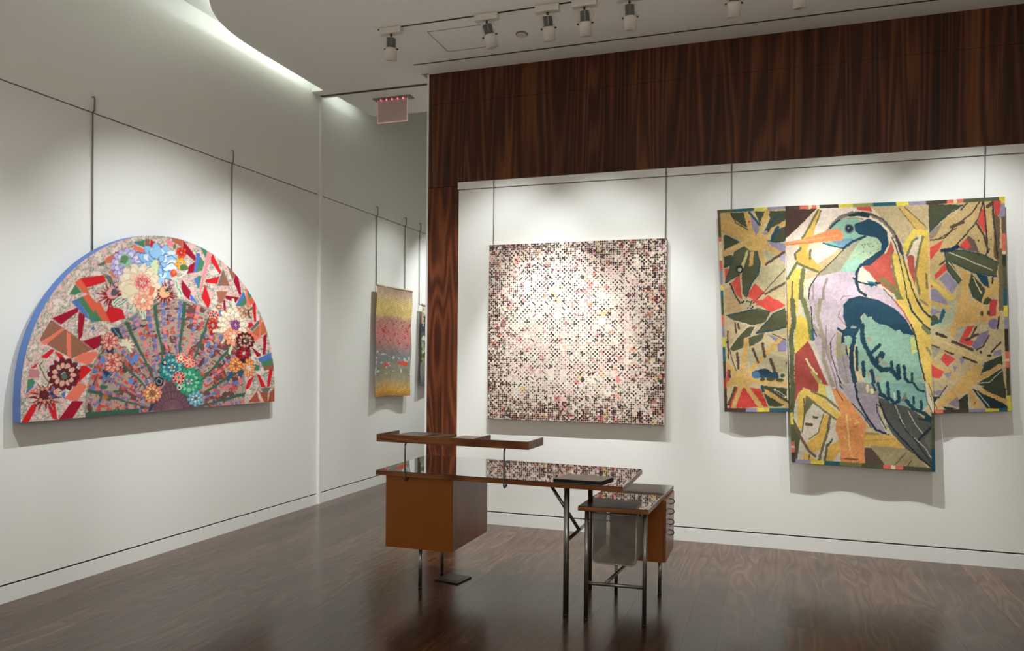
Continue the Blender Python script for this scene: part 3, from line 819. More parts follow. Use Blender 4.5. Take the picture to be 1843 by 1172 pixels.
# ---------------------------------------------------------------- fan-shaped panel
def paint_fan():
    c = Canvas(15, 418, 505, 772, 2.0)
    X, Y = c.X, c.Y
    # ground: pale pink printed with grey vines
    n = fnoise(X * .12, Y * .12, 4); n2 = fnoise(X * .24, Y * .24, 6)
    c.a[:] = (236, 214, 204)
    c.a[n > .58] = (238, 190, 186)
    c.a[(n > .36) & (n < .44)] = (206, 196, 180)
    ln = np.abs(n - .5) < .03; c.a[ln] = (132, 130, 118)
    ln = np.abs(n - .40) < .012; c.a[ln] = (150, 146, 132)
    c.a[(np.abs(n2 - .5) < .03) & (n > .47)] = (160, 158, 142)
    c.a[(n2 > .69)] = (158, 156, 140)
    RED, CRI, SAL, ORA = (214, 30, 40), (160, 14, 44), (238, 122, 98), (226, 100, 72)
    GRN, BLU, BRN, PNK, GRY = (74, 130, 92), (84, 118, 186), (158, 104, 80), (236, 140, 148), (112, 110, 104)
    Z4, Z5, Z7, Z6, Z8 = (20, 420, 3.348), (160, 420, 6.51), (330, 430, 6.17), (250, 530, 5.096), (130, 560, 5.86)
    c.frame(*Z4)
    for p, col in [
        ([(415,270),(560,253),(572,288),(455,325)], RED), ([(385,295),(415,270),(455,325),(475,370),(430,352),(395,315)], ORA),
        ([(350,365),(388,308),(425,352),(385,372)], GRN), ([(362,410),(400,395),(480,520),(450,510)], BLU),
        ([(400,395),(430,380),(535,530),(480,535),(470,500)], GRN), ([(430,380),(470,365),(600,520),(560,530),(535,530)], ORA),
        ([(245,512),(400,447),(408,470),(300,550)], CRI), ([(408,470),(445,495),(428,620),(405,648),(402,560)], CRI),
        ([(430,650),(545,612),(535,680),(497,702)], CRI), ([(240,520),(315,570),(180,655),(172,640),(200,590)], BRN),
        ([(315,570),(360,600),(490,700),(365,755),(215,670)], BRN),
        ([(300,575),(328,575),(205,675),(180,660)], SAL), ([(333,590),(360,605),(362,755),(338,740)], SAL),
        ([(375,760),(430,720),(515,712),(524,730),(470,795),(385,770)], SAL), ([(420,800),(450,795),(488,822),(400,905),(390,890)], RED),
        ([(395,900),(450,912),(455,925),(400,1010),(315,1000),(360,950)], SAL), ([(370,1010),(437,1012),(370,1115),(285,1125)], CRI),
        ([(180,745),(240,700),(265,702),(215,755)], RED), ([(262,712),(300,725),(330,760),(290,755)], RED), ([(120,810),(180,765),(200,790),(125,815)], RED),
        ([(60,1140),(120,1040),(150,1020),(150,1060),(105,1138)], RED), ([(220,1045),(262,1010),(280,1125),(250,1115)], RED),
        ([(110,820),(165,820),(172,870),(105,870)], (196,126,134)), ([(100,880),(130,875),(145,900),(95,945)], GRN), ([(92,948),(140,905),(128,932),(90,968)], BLU),
        ([(80,980),(150,925),(140,970)], SAL), ([(585,440),(665,455),(690,510),(600,540),(570,500)], RED), ([(455,790),(500,790),(485,815)], GRY),
        ([(570,150),(640,110),(655,120),(600,180),(565,180)], (212,118,84)), ([(515,190),(565,165),(570,185),(540,200)], GRY),
        ([(480,580),(495,560),(512,582)], BLU), ([(385,775),(410,780),(395,795)], BLU), ([(300,970),(330,950),(320,1000)], BLU)]: c.poly(p, col)
    c.frame(*Z5)
    for p, col in [
        ([(520,110),(650,75),(655,170)], GRN), ([(520,110),(560,92),(590,140)], BLU), ([(650,75),(712,65),(720,190),(670,190)], BRN), ([(510,120),(680,205),(670,260),(525,180)], SAL),
        ([(720,70),(905,185),(915,255),(850,250),(720,150)], RED), ([(910,50),(990,110),(1010,170),(920,140)], PNK), ([(960,55),(1100,70),(1100,160),(1000,110)], (188,98,70)),
        ([(1105,80),(1250,270),(1245,330),(1105,210)], CRI), ([(1150,470),(1185,370),(1245,335),(1225,460)], CRI), ([(1260,230),(1305,240),(1305,440),(1230,455)], BLU),
        ([(1090,540),(1195,680),(1170,780),(1080,680)], CRI), ([(1200,720),(1290,840),(1200,780)], BLU), ([(0,510),(165,490),(205,565),(0,630)], RED),
        ([(180,920),(400,900),(425,990),(270,1050)], RED), ([(80,830),(130,800),(250,1035),(170,1030)], ORA), ([(70,890),(160,1030),(30,1035)], GRN), ([(30,1000),(80,1030),(25,1035)], BLU),
        ([(560,210),(700,240),(620,330)], BLU), ([(600,280),(680,260),(640,330)], GRN), ([(170,470),(260,500),(300,600),(240,590)], GRY), ([(230,430),(290,440),(330,530),(280,530)], (224,130,84)),
        ([(305,215),(355,225),(315,265)], CRI), ([(660,880),(800,800),(780,760)], GRN), ([(1280,500),(1305,495),(1305,600),(1230,545)], GRN)]: c.poly(p, col)
    c.frame(*Z7)
    for p, col in [
        ([(0,20),(130,190),(130,240),(0,130)], CRI), ([(40,385),(60,300),(128,258),(115,375)], CRI), ([(150,150),(190,200),(145,370),(115,375)], BLU),
        ([(190,200),(235,260),(210,350),(145,370)], GRN), ([(175,70),(270,120),(245,210)], GRN), ([(175,70),(200,85),(215,150)], BLU),
        ([(275,115),(318,150),(235,440),(190,610),(175,580),(245,260)], PNK), ([(322,155),(420,360),(408,395),(300,240)], RED), ([(245,455),(405,415),(375,500),(245,485)], RED),
        ([(440,335),(515,520),(375,520)], BRN), ([(440,335),(375,520),(412,520),(445,400)], GRY), ([(480,270),(580,360),(590,390),(545,460),(500,330)], BRN),
        ([(590,375),(605,400),(645,610),(630,640),(555,465)], CRI), ([(365,580),(490,580),(430,710),(395,715)], (168,106,80)), ([(115,440),(205,410),(170,565)], GRN), ([(115,440),(165,425),(160,540)], BLU),
        ([(240,500),(305,690),(275,780),(200,650)], RED), ([(0,470),(80,590),(65,680),(0,620)], CRI), ([(80,610),(130,700),(70,680)], BLU), ([(470,630),(622,650),(580,710),(465,660)], CRI), ([(440,690),(462,670),(480,850),(455,850)], CRI),
        ([(670,580),(690,640),(605,745),(580,740)], BLU), ([(690,640),(710,700),(660,750),(605,745)], GRN), ([(685,545),(710,540),(735,760),(705,750)], SAL), ([(710,530),(770,630),(725,670)], GRN), ([(710,530),(735,560),(715,620)], BLU),
        ([(720,670),(780,640),(800,690),(740,740)], ORA), ([(765,720),(800,700),(810,920),(785,920)], RED), ([(690,940),(760,925),(780,960),(730,1000)], RED), ([(740,1000),(840,900),(845,940),(765,1030)], GRY),
        ([(765,1035),(850,950),(900,900),(930,1040),(800,1110)], (198,112,70)), ([(850,860),(870,870),(860,1100),(840,1105)], SAL), ([(700,990),(830,1110),(790,1150),(740,1120)], SAL), ([(930,1050),(900,1172),(885,1140),(890,1075)], CRI),
        ([(395,790),(470,800),(460,880),(400,860)], BLU), ([(580,755),(660,775),(640,800),(580,780)], SAL)]: c.poly(p, col)
    c.frame(*Z6)
    for p, col in [
        ([(1030,480),(1125,555),(1085,575)], CRI), ([(1145,400),(1175,370),(1160,540),(1135,560)], CRI), ([(1010,330),(1105,400),(1030,460),(1000,400)], SAL),
        ([(1090,590),(1210,535),(1220,600),(1130,640)], BLU), ([(1120,625),(1225,585),(1232,640),(1140,665)], GRN), ([(1140,665),(1237,638),(1237,680),(1150,700)], BRN), ([(1040,640),(1110,650),(1100,700),(1060,700)], GRN),
        ([(970,880),(1000,790),(1060,745),(1010,860)], RED), ([(1080,730),(1110,740),(1165,850),(1120,850)], RED), ([(1195,690),(1230,680),(1200,840),(1175,850)], RED), ([(1115,860),(1210,852),(1180,905),(1140,905)], GRY),
        ([(1000,995),(1080,890),(1110,990)], (168,88,62)), ([(1100,885),(1150,905),(1180,900),(1180,990),(1150,990)], (168,88,62)), ([(1200,900),(1245,855),(1245,990),(1185,990)], (168,88,62))]: c.poly(p, col)
    # ribs of the plaid pieces: fine lines
    br = (np.abs(c.a - np.array(BRN)).sum(2) < 3)
    c.a[br & (((X * .35 + Y) % 3.4) < 1.1)] = (118, 92, 78)
    c.a[br & (((X - Y * .3) % 5.0) < 1.0)] = (176, 104, 78)
    # the open fan
    Z1 = (0, 400, 2.79)
    c.frame(*Z1)
    fanp = [(428,955),(436,850),(470,720),(520,600),(605,515),(690,455),(790,402),(900,388),(1000,415),(1060,445),(1130,520),(1190,620),(1222,740),(1232,850),(1225,925),(760,960),(430,985)]
    P = c.T(fanp); sl = c.sub(P, 4); ins = c.inside(P, sl)
    cx, cy = c.T([(862, 965)])[0]
    dx = X[sl] - cx; dy = (Y[sl] - cy)
    th = np.arctan2(-dy, dx * 1.12); rr = np.hypot(dx, dy * .95)
    base = np.zeros(X[sl].shape + (3,)); base[:] = (172, 158, 140)
    q = fnoise(th * 9.5, rr * .075, 11); q2 = fnoise(th * 15, rr * .12, 12); q3 = fnoise(th * 7, rr * .2, 13)
    base[q > .58] = (108, 74, 72)
    base[(q > .52) & (q < .58)] = (186, 176, 156)
    base[q2 > .67] = (200, 84, 76)
    base[(q2 < .345)] = (222, 138, 120)
    base[(q2 < .29)] = (104, 126, 170)
    base[(q3 > .66)] = (92, 66, 66)
    base[np.abs(q - .44) < .012] = (130, 70, 70)
    deg = np.degrees(th)
    for a0, wd, kind in [(9,1.6,'b'),(14,1.5,'g'),(24,1.7,'b'),(30,1.5,'g'),(39,1.6,'p'),(45,1.3,'g'),(54,1.4,'b'),(60,1.5,'p'),(66,1.2,'g'),(74,1.5,'p'),(82.5,1.4,'g'),(85,1.0,'b'),(95,1.5,'p'),(100,1.4,'g'),(105,1.6,'b'),(113,1.6,'p'),(119,1.4,'g'),(123,1.3,'b'),(131,1.5,'p'),(137,1.4,'g'),(148,1.6,'p'),(153,1.3,'b'),(163,1.5,'b'),(166,1.3,'g'),(172,1.2,'p')]:
        d = np.abs(deg - a0 + 1.2 * (vnoise(rr * .09, rr * 0 + a0) - .5))
        mk = (d < wd * .82)
        if kind == 'g': base[mk] = (62, 98, 82)
        else:
            seg = vnoise(rr * .28, rr * 0 + a0 * 3.1)
            base[mk] = (226, 134, 130) if kind == 'p' else (92, 122, 182)
            base[mk & (seg > .58)] = (104, 126, 178) if kind == 'p' else (216, 120, 120)
            base[mk & (seg < .25)] = (200, 78, 70)
    sub = c.a[sl]; sub[ins] = base[ins]
    c.line([(428,955),(436,850),(470,720),(520,600),(605,515),(690,455),(790,402),(900,388),(1000,415),(1060,445),(1130,520),(1190,620),(1222,740),(1232,850)], 8, (150, 146, 132))
    c.poly([(428,955),(700,935),(700,965),(428,985)], (62, 96, 78))
    # small dark fan at the bottom
    c.frame(*Z8)
    c.poly([(820,1050),(900,900),(960,790),(1030,735),(1110,780),(1180,860),(1260,930),(1300,1030),(1060,1060)], (104, 72, 84))
    for k in range(15):
        a = PI * (k + .5) / 15
        c.line([(1060,1055),(1060 + 245 * math.cos(a), 1055 - 270 * math.sin(a))], 7, (134, 98, 104))
    for r_ in (120, 190, 240):
        c.line([(1060 + r_ * math.cos(PI * t / 14), 1055 - r_ * 1.1 * math.sin(PI * t / 14)) for t in range(15)], 5, (76, 48, 62))
    # flowers, back to front
    c.warp(2.2, .13)
    c.frame(*Z4)
    c.line([(190,770),(170,800),(200,860),(230,900)], 34, (206, 190, 172)); c.line([(190,770),(170,800),(200,860),(230,900)], 6, (110, 80, 70))
    c.spiky(205, 985, 112, 17, (120, 34, 40), (214, 150, 130), 3); c.flower(200, 975, 48, [(1, 9, (214, 140, 122)), (.6, 6, (90, 40, 44))], (70, 24, 30))
    c.flower(318, 850, 88, [(1.05, 13, (110, 28, 38)), (.78, 11, (226, 170, 152)), (.45, 8, (96, 40, 44))], (46, 18, 24)); c.ell(320, 860, 16, 20, (84, 116, 90))
    c.spiky(255, 965, 44, 12, (44, 52, 108), (120, 130, 180), 5); c.ell(272, 958, 16, 16, (232, 150, 130))
    c.frame(*Z5)
    c.flower(455, 375, 190, [(1, 15, (196, 184, 226)), (.8, 12, (228, 222, 240)), (.58, 10, (186, 172, 220))], (112, 96, 176)); c.ell(420, 315, 62, 70, (150, 198, 168)); c.ell(420, 285, 40, 32, (112, 140, 104)); c.line([(370,330),(430,350),(480,290)], 10, (60, 96, 84))
    c.poly([(380,250),(450,235),(480,300),(510,380),(440,360)], (150, 200, 172)); c.ell(418, 300, 44, 40, (110, 138, 104))
    c.ell(600, 180, 1, 1, (0, 0, 0))
    c.flower(790, 360, 215, [(1.0, 11, (150, 198, 240)), (.78, 9, (222, 238, 250)), (.55, 8, (156, 200, 238))], (62, 112, 176), 1.15)
    c.ell(790, 225, 72, 58, (158, 204, 242)); c.line([(720,250),(760,300),(820,310),(870,400),(860,500)], 10, (58, 100, 160)); c.ell(765, 415, 52, 98, (222, 234, 186)); c.line([(715,360),(725,460),(765,512),(812,470),(818,380)], 8, (120, 160, 130))
    c.ell(830, 560, 60, 50, (170, 210, 240)); c.ell(970, 290, 62, 62, (166, 200, 226)); c.ell(980, 370, 58, 60, (232, 240, 244)); c.line([(920,270),(960,250),(1020,290),(1030,350)], 9, (50, 80, 130)); c.line([(930,370),(980,340),(1030,390)], 8, (60, 96, 140)); c.ell(960, 225, 46, 22, (220, 234, 244))
    c.flower(1080, 225, 62, [(1, 7, (236, 84, 48)), (.6, 5, (220, 60, 40)), (.3, 3, (246, 120, 60))], (170, 36, 24)); c.flower(1068, 350, 62, [(1, 6, (242, 178, 42)), (.55, 4, (250, 208, 80))], (206, 120, 26), 1.15)
    c.ell(990, 465, 36, 42, (226, 76, 48)); c.ell(1000, 455, 16, 20, (240, 130, 80)); c.poly([(980,130),(1010,120),(1020,170),(990,180)], (96, 124, 76)); c.ell(1110, 400, 50, 34, (90, 120, 72)); c.line([(960,525),(1060,520),(1130,470),(1150,440)], 22, (224, 226, 206))
    c.spiky(270, 735, 185, 21, (142, 24, 38), (226, 150, 150), 8); c.ell(275, 700, 66, 72, (232, 168, 164)); c.ell(300, 690, 42, 48, (96, 88, 100)); c.spiky(320, 600, 62, 16, (36, 48, 100), (140, 150, 190), 2); c.ell(325, 598, 24, 24, (240, 170, 150))
    c.spiky(900, 715, 160, 23, (120, 26, 36), (226, 150, 130), 9); c.ell(890, 690, 62, 72, (240, 186, 138)); c.spiky(925, 670, 58, 14, (40, 36, 50), (240, 220, 190), 4); c.spiky(960, 580, 58, 15, (38, 52, 104), (120, 130, 180), 6); c.ell(965, 580, 22, 26, (240, 180, 180))
    for a, b in (((290,820),(390,740)),((340,850),(540,740)),((480,900),(530,790)),((600,860),(640,980)),((1010,560),(1080,720)),((640,980),(650,880))): c.line([a, b], 46, (206, 226, 204)); c.line([a, b], 10, (70, 120, 92))
    c.flower(590, 600, 235, [(1, 13, (246, 226, 196)), (.86, 11, (250, 236, 212)), (.66, 9, (246, 210, 180))], (214, 176, 140), 1.0)
    c.ell(480, 660, 92, 96, (244, 224, 190)); c.line([(420,700),(480,740),(560,690)], 6, (206, 170, 130)); c.line([(400,640),(470,590),(540,620)], 6, (206, 170, 130))
    c.flower(640, 790, 120, [(1, 9, (248, 196, 166)), (.6, 6, (244, 168, 140))], (222, 120, 96)); c.flower(625, 580, 92, [(1, 9, (246, 186, 170)), (.7, 7, (236, 120, 118)), (.4, 5, (246, 200, 186))], (206, 70, 80))
    c.poly([(700,620),(790,640),(740,740),(700,720)], (234, 120, 96))
    c.frame(*Z8)
    NV = (38, 66, 84)
    for p in ([(400,170),(500,180),(540,290),(470,290),(410,220)], [(300,300),(350,290),(340,370),(290,360)], [(300,600),(360,620),(430,680),(370,700)], [(480,640),(560,530),(500,560)], [(360,400),(440,400),(420,450),(360,440)], [(800,1060),(830,980),(880,960),(840,1050)]): c.poly(p, NV)
    c.line([(430,180),(500,280)], 8, (140, 170, 180)); c.line([(380,690),(410,650)], 8, (130, 160, 170))
    for fx_, fy_, fr_ in ((395, 320, 92), (425, 540, 102)): c.flower(fx_, fy_, fr_, [(1, 9, (240, 156, 138)), (.72, 7, (246, 180, 160)), (.42, 5, (240, 150, 130))], (112, 26, 36)); c.ell(fx_ - 5, fy_ - 5, 20, 24, (196, 70, 70))
    for k in range(7):
        a = -2.6 + k * .55; c.ell(565 + 46 * math.cos(a), 375 + 46 * math.sin(a), 46, 17, (232, 220, 190), a); c.line([(565, 375), (565 + 70 * math.cos(a + .25), 375 + 70 * math.sin(a + .25))], 6, (40, 56, 60))
    c.ell(325, 520, 34, 40, (110, 136, 196)); c.ell(660, 500, 34, 56, (110, 136, 196), .6); c.ell(620, 740, 34, 30, (110, 136, 196)); c.ell(330, 800, 44, 22, (60, 110, 84)); c.ell(460, 845, 40, 18, (60, 110, 84)); c.ell(350, 910, 34, 26, (176, 110, 50))
    c.flower(1050, 600, 135, [(1, 15, (44, 128, 128)), (.74, 12, (120, 192, 182)), (.5, 9, (52, 124, 144)), (.3, 5, (176, 216, 206))], (22, 74, 84)); c.flower(1235, 745, 140, [(1, 15, (52, 150, 112)), (.72, 12, (126, 204, 164)), (.45, 8, (60, 156, 124)), (.25, 4, (190, 222, 200))], (24, 90, 70), 1.1)
    c.flower(1145, 495, 52, [(1, 8, (214, 48, 40)), (.55, 5, (248, 200, 170))], (250, 220, 190)); c.flower(1237, 535, 56, [(1, 8, (220, 60, 44)), (.55, 5, (240, 130, 100))], (250, 214, 190), 1.2); c.flower(1125, 700, 66, [(1, 9, (176, 24, 36)), (.6, 6, (226, 90, 84))], (246, 214, 200))
    c.flower(845, 870, 96, [(1, 12, (234, 150, 110)), (.7, 9, (246, 200, 140)), (.4, 6, (196, 120, 60))], (126, 44, 40)); c.ell(920, 740, 50, 54, (34, 40, 50)); c.ell(920, 740, 34, 36, (150, 160, 158)); c.ell(920, 740, 24, 26, (36, 44, 54)); c.ell(972, 548, 24, 30, (34, 44, 54)); c.ell(972, 548, 12, 16, (214, 210, 200)); c.ell(1132, 800, 22, 32, (214, 208, 200)); c.ell(1132, 800, 10, 16, (60, 44, 54))
    c.flower(1300, 925, 80, [(1, 9, (128, 180, 192)), (.6, 6, (190, 222, 224))], (50, 96, 116))
    c.frame(*Z6)
    c.flower(688, 195, 48, [(1, 8, (214, 40, 40)), (.55, 5, (140, 20, 30))], (250, 220, 200)); c.flower(680, 285, 54, [(1, 8, (232, 92, 62)), (.6, 6, (200, 40, 40))], (140, 20, 26), 1.2); c.ell(672, 350, 24, 22, (180, 30, 40)); c.ell(735, 112, 26, 24, (178, 106, 70)); c.ell(735, 112, 10, 10, (240, 206, 150))
    c.line([(690,335),(780,320)], 24, (226, 224, 196)); c.line([(760,440),(830,350)], 26, (200, 214, 176)); c.line([(830,540),(850,470)], 24, (206, 216, 176)); c.line([(860,50),(865,120)], 26, (226, 228, 200))
    c.flower(860, 262, 135, [(1, 13, (246, 230, 200)), (.8, 11, (250, 240, 218)), (.55, 8, (246, 214, 190))], (186, 150, 120)); c.flower(868, 385, 84, [(1, 9, (244, 164, 128)), (.6, 6, (248, 196, 160))], (210, 96, 72)); c.flower(885, 280, 46, [(1, 7, (156, 84, 150)), (.5, 4, (220, 170, 200))], (84, 30, 84))
    c.flower(985, 165, 60, [(1, 8, (230, 186, 150)), (.5, 5, (200, 120, 100))], (120, 90, 70)); c.flower(972, 430, 84, [(1, 13, (110, 26, 38)), (.74, 11, (214, 160, 140)), (.42, 7, (90, 40, 44))], (44, 16, 24)); c.ell(985, 420, 14, 18, (96, 110, 76)); c.flower(960, 545, 66, [(1, 9, (150, 24, 40)), (.6, 6, (196, 50, 60))], (60, 14, 24))
    c.poly([(900,600),(990,590),(980,660),(920,640)], (30, 34, 40)); c.flower(888, 650, 66, [(1, 9, (240, 160, 84)), (.65, 7, (246, 190, 110)), (.35, 4, (226, 120, 70))], (176, 70, 36)); c.flower(1008, 670, 60, [(1, 10, (240, 156, 92)), (.6, 6, (246, 196, 130))], (186, 84, 46), 1.5)
    for p in ([(800,790),(850,700),(870,740),(820,800)], [(900,700),(960,700),(950,750),(910,750)]): c.poly(p, (54, 84, 112))
    c.line([(1040,120),(1000,160),(1020,210)], 12, (60, 70, 50))
    return c

FX = -4.25
fanc = paint_fan()
Hf = homography([(3.108, 1.077), (5.375, 1.085), (4.731, 2.305), (3.473, 1.908)], [(37, 762), (494, 722), (400, 458), (140, 520)])
fy0, fy1, fz0 = 3.108, 5.375, 1.081
R0 = (fy1 - fy0) / 2; yc = (fy0 + fy1) / 2; stem = .146
def arc_h(y):
    return fz0 + stem + np.sqrt(np.maximum(R0 ** 2 - (y - yc) ** 2, 0))
fan = empty('fan_panel', (XL + .05, yc, fz0), 'large half-round fabric panel with patchwork, flowers and an open fan, blue edge', 'wall art')
nu, nv = 540, 300
t = np.linspace(0, PI, nu); ys = yc - R0 * np.cos(t)
tt = np.linspace(0, 1, nv)
YY = np.repeat(ys[None, :], nv, 0); ZZ = fz0 + (arc_h(ys)[None, :] - fz0) * tt[:, None]
px, py = apply_h(Hf, YY.ravel(), ZZ.ravel())
V = np.stack([np.full(YY.size, FX), YY.ravel(), ZZ.ravel()], 1) - np.array(fan.location)
M['applique'] = cloth_material('applique_cotton', .7, .3, 420)
cloth('patchwork_face', V, grid_faces(nu, nv), fanc.sample(px, py), M['applique'], fan)
M['blue_edge'] = new_mat('blue_painted_edge', rgb(92, 124, 190), .6)
eb = MB()
ring = [(ys[i], float(arc_h(ys[i]))) for i in range(0, nu, 6)] + [(ys[-1], float(arc_h(ys[-1])))]
ring = [(fy0, fz0)] + ring + [(fy1, fz0)]
A = [eb.bm.verts.new((FX - .0005, y, z)) for y, z in ring]; B = [eb.bm.verts.new((FX - .06, y, z)) for y, z in ring]
for i in range(len(ring)):
    j = (i + 1) % len(ring); eb.bm.faces.new((A[i], A[j], B[j], B[i]))
eb.bm.faces.new(B[::-1]); eb.bm.faces.new(A)
o = eb.build('stretcher_edge', M['blue_edge']); adopt(fan, o)
for y_ in (3.652, 4.938):
    o = MB().box(FX - .10, y_ - .04, 1.9, FX - .06, y_ + .04, 2.095).build('hanging_cleat', M['groove']); adopt(fan, o)

# ---------------------------------------------------------------- dotted square quilt
def paint_quilt(N=690):
    """small repeat of dots and diagonal dashes, denser and darker to the border"""
    p = N / 84.6                       # one lattice step
    J, I = np.meshgrid(np.arange(N), np.arange(N), indexing='ij')
    u = I / p; v = J / p
    cu = np.floor(u).astype(int); cv = np.floor(v).astype(int)
    bu = cu // 3; bv = cv // 3; lu = u - bu * 3 - 1.5; lv = v - bv * 3 - 1.5
    H_ = rng.random((64, 64, 8)); h = H_[bu % 64, bv % 64]
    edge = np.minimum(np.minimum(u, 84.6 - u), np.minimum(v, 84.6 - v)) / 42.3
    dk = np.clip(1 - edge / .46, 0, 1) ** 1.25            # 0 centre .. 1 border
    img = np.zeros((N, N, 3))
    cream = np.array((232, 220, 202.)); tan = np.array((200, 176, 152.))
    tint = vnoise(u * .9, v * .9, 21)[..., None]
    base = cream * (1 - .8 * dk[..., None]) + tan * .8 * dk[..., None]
    base = base * (.93 + .12 * tint)
    pinkish = vnoise(u * .22, v * .22, 22)[..., None]
    base = base * (1 - .10 * pinkish * np.array((0, 1.0, .8)))
    img[:] = base
    light = np.array((242, 234, 222.))
    # pale diagonal lattice
    dg = (np.abs(((u + v) % 3) - 1.5) < .22) | (np.abs(((u - v) % 3) - 1.5) < .22)
    img[dg] = img[dg] * .55 + light * .45
    kind = (bu + bv) % 2
    palette = np.array([(38, 30, 30), (52, 40, 38), (122, 62, 72), (104, 112, 98), (160, 128, 122), (66, 44, 54), (146, 92, 90), (96, 84, 70)], float)
    colr = palette[(h[..., 0] * 8).astype(int)]
    pale = palette[(h[..., 1] * 8).astype(int)]
    soft = .38 * (1 - dk[..., None]) * (kind == 1)[..., None] + .0
    def dot(du, dv, r, mask, col, a=1.0):
        m = (np.hypot(lu - du, lv - dv) < r) & mask
        if np.isscalar(a): img[m] = img[m] * (1 - a) + col[m] * a
        else: img[m] = img[m] * (1 - a[m]) + col[m] * a[m]
    k0 = kind == 0; k1 = kind == 1
    blk = np.zeros_like(img) + np.array((34, 27, 28.))
    for du, dv in ((1, 0), (-1, 0), (0, 1), (0, -1)):
        dot(du, dv, .43, k0 & (h[..., 2] > .18), np.where((h[..., 3] > .6)[..., None], colr, blk), .95)
    aa = np.clip(.60 + .45 * dk, 0, 1)[..., None] * np.ones((1, 1, 3))
    for du in (-.95, 0, .95):
        for dv in (-.95, 0, .95):
            if du == 0 and dv == 0: continue
            if du == 0 or dv == 0: dot(du, dv, .26, k1, pale, aa * .55)
            else: dot(du, dv, .38, k1, pale, aa)
    # near the border every lattice cell may carry a dark square
    cell = rng.random((90, 90, 3)); hc_ = cell[cu % 90, cv % 90]
    fu = u - cu - .5; fv = v - cv - .5
    clump = vnoise(u * .55, v * .55, 25)
    pr = .035 + np.clip(dk * 1.05 - .06, 0, 1) * (.30 + .72 * clump)
    m = (np.hypot(fu, fv) < .47) & (hc_[..., 0] < pr)
    dkc = np.where((hc_[..., 1] < .6)[..., None], blk, palette[(hc_[..., 2] * 8).astype(int)] * .85)
    img[m] = img[m] * .08 + dkc[m] * .92
    m = (np.hypot(fu, fv) < .5) & (hc_[..., 0] > .92 - .1 * dk)
    img[m] = img[m] * .4 + light * .6
    # diagonal dashes joining two or three cells of one block
    for sg, key in ((1, 5), (-1, 6)):
        o_ = np.where(h[..., 4] < .5, 1.0, -1.0)
        d = np.abs(lu - sg * lv - o_ * .5 * (h[..., 3] < .5)); along = lu + sg * lv
        m = (d < .40) & (np.abs(along - o_ * .5) < 1.6) & (h[..., key] < .17 + .22 * np.clip(dk * 1.8, 0, 1)) & (edge < .82)
        col = np.where((h[..., 7] < .55)[..., None], blk, colr)
        img[m] = img[m] * .2 + col[m] * .8
        m = (np.abs(lu - sg * lv + o_ * 1.3) < .30) & (np.abs(along) < 2.0) & (h[..., key] > .55) & (dk > .05)
        img[m] = img[m] * .45 + light[None] * .55
    # bright spots of red, pink, yellow, orange
    n1 = vnoise(u * .16, v * .16, 31); n2 = vnoise(u * .45, v * .45, 32)
    hot = np.array([(222, 62, 60), (236, 120, 70), (236, 190, 90), (214, 86, 120), (226, 150, 120), (196, 90, 90)], float)
    hh_ = rng.random((64, 64)); wu = u + 2 * vnoise(u * .8, v * .8, 35); wv = v + 2 * vnoise(u * .8, v * .8, 36)
    hu = (wu / 2.0).astype(int) % 64; hv = (wv / 2.0).astype(int) % 64
    sel = hh_[hu, hv] < .08 + .22 * dk
    hc = hot[(hh_[hv, hu] * 6).astype(int)]
    mm = sel & (n2 > .42)
    img[mm] = img[mm] * .58 + hc[mm] * np.clip(img[mm].mean(-1, keepdims=True) / 215, .25, 1.0) * .42
    return np.clip(img, 0, 255)
QN = 690
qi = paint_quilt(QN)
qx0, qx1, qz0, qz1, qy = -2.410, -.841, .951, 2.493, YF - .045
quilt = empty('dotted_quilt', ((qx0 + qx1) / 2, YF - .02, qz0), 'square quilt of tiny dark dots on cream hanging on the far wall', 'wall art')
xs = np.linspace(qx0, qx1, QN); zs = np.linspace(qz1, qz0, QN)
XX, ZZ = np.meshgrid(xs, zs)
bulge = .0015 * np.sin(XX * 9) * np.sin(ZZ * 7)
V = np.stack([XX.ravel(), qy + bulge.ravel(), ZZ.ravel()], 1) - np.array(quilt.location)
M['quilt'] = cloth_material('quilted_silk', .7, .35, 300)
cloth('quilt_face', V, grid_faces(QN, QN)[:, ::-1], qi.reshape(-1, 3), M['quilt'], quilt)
M['quilt_edge'] = new_mat('quilt_binding', rgb(196, 176, 156), .8, var=.3, vscale=60)
o = MB().box(qx0, qy + .002, qz0, qx1, qy + .036, qz1).build('bound_edge', M['quilt_edge'], bevel=.002); adopt(quilt, o)

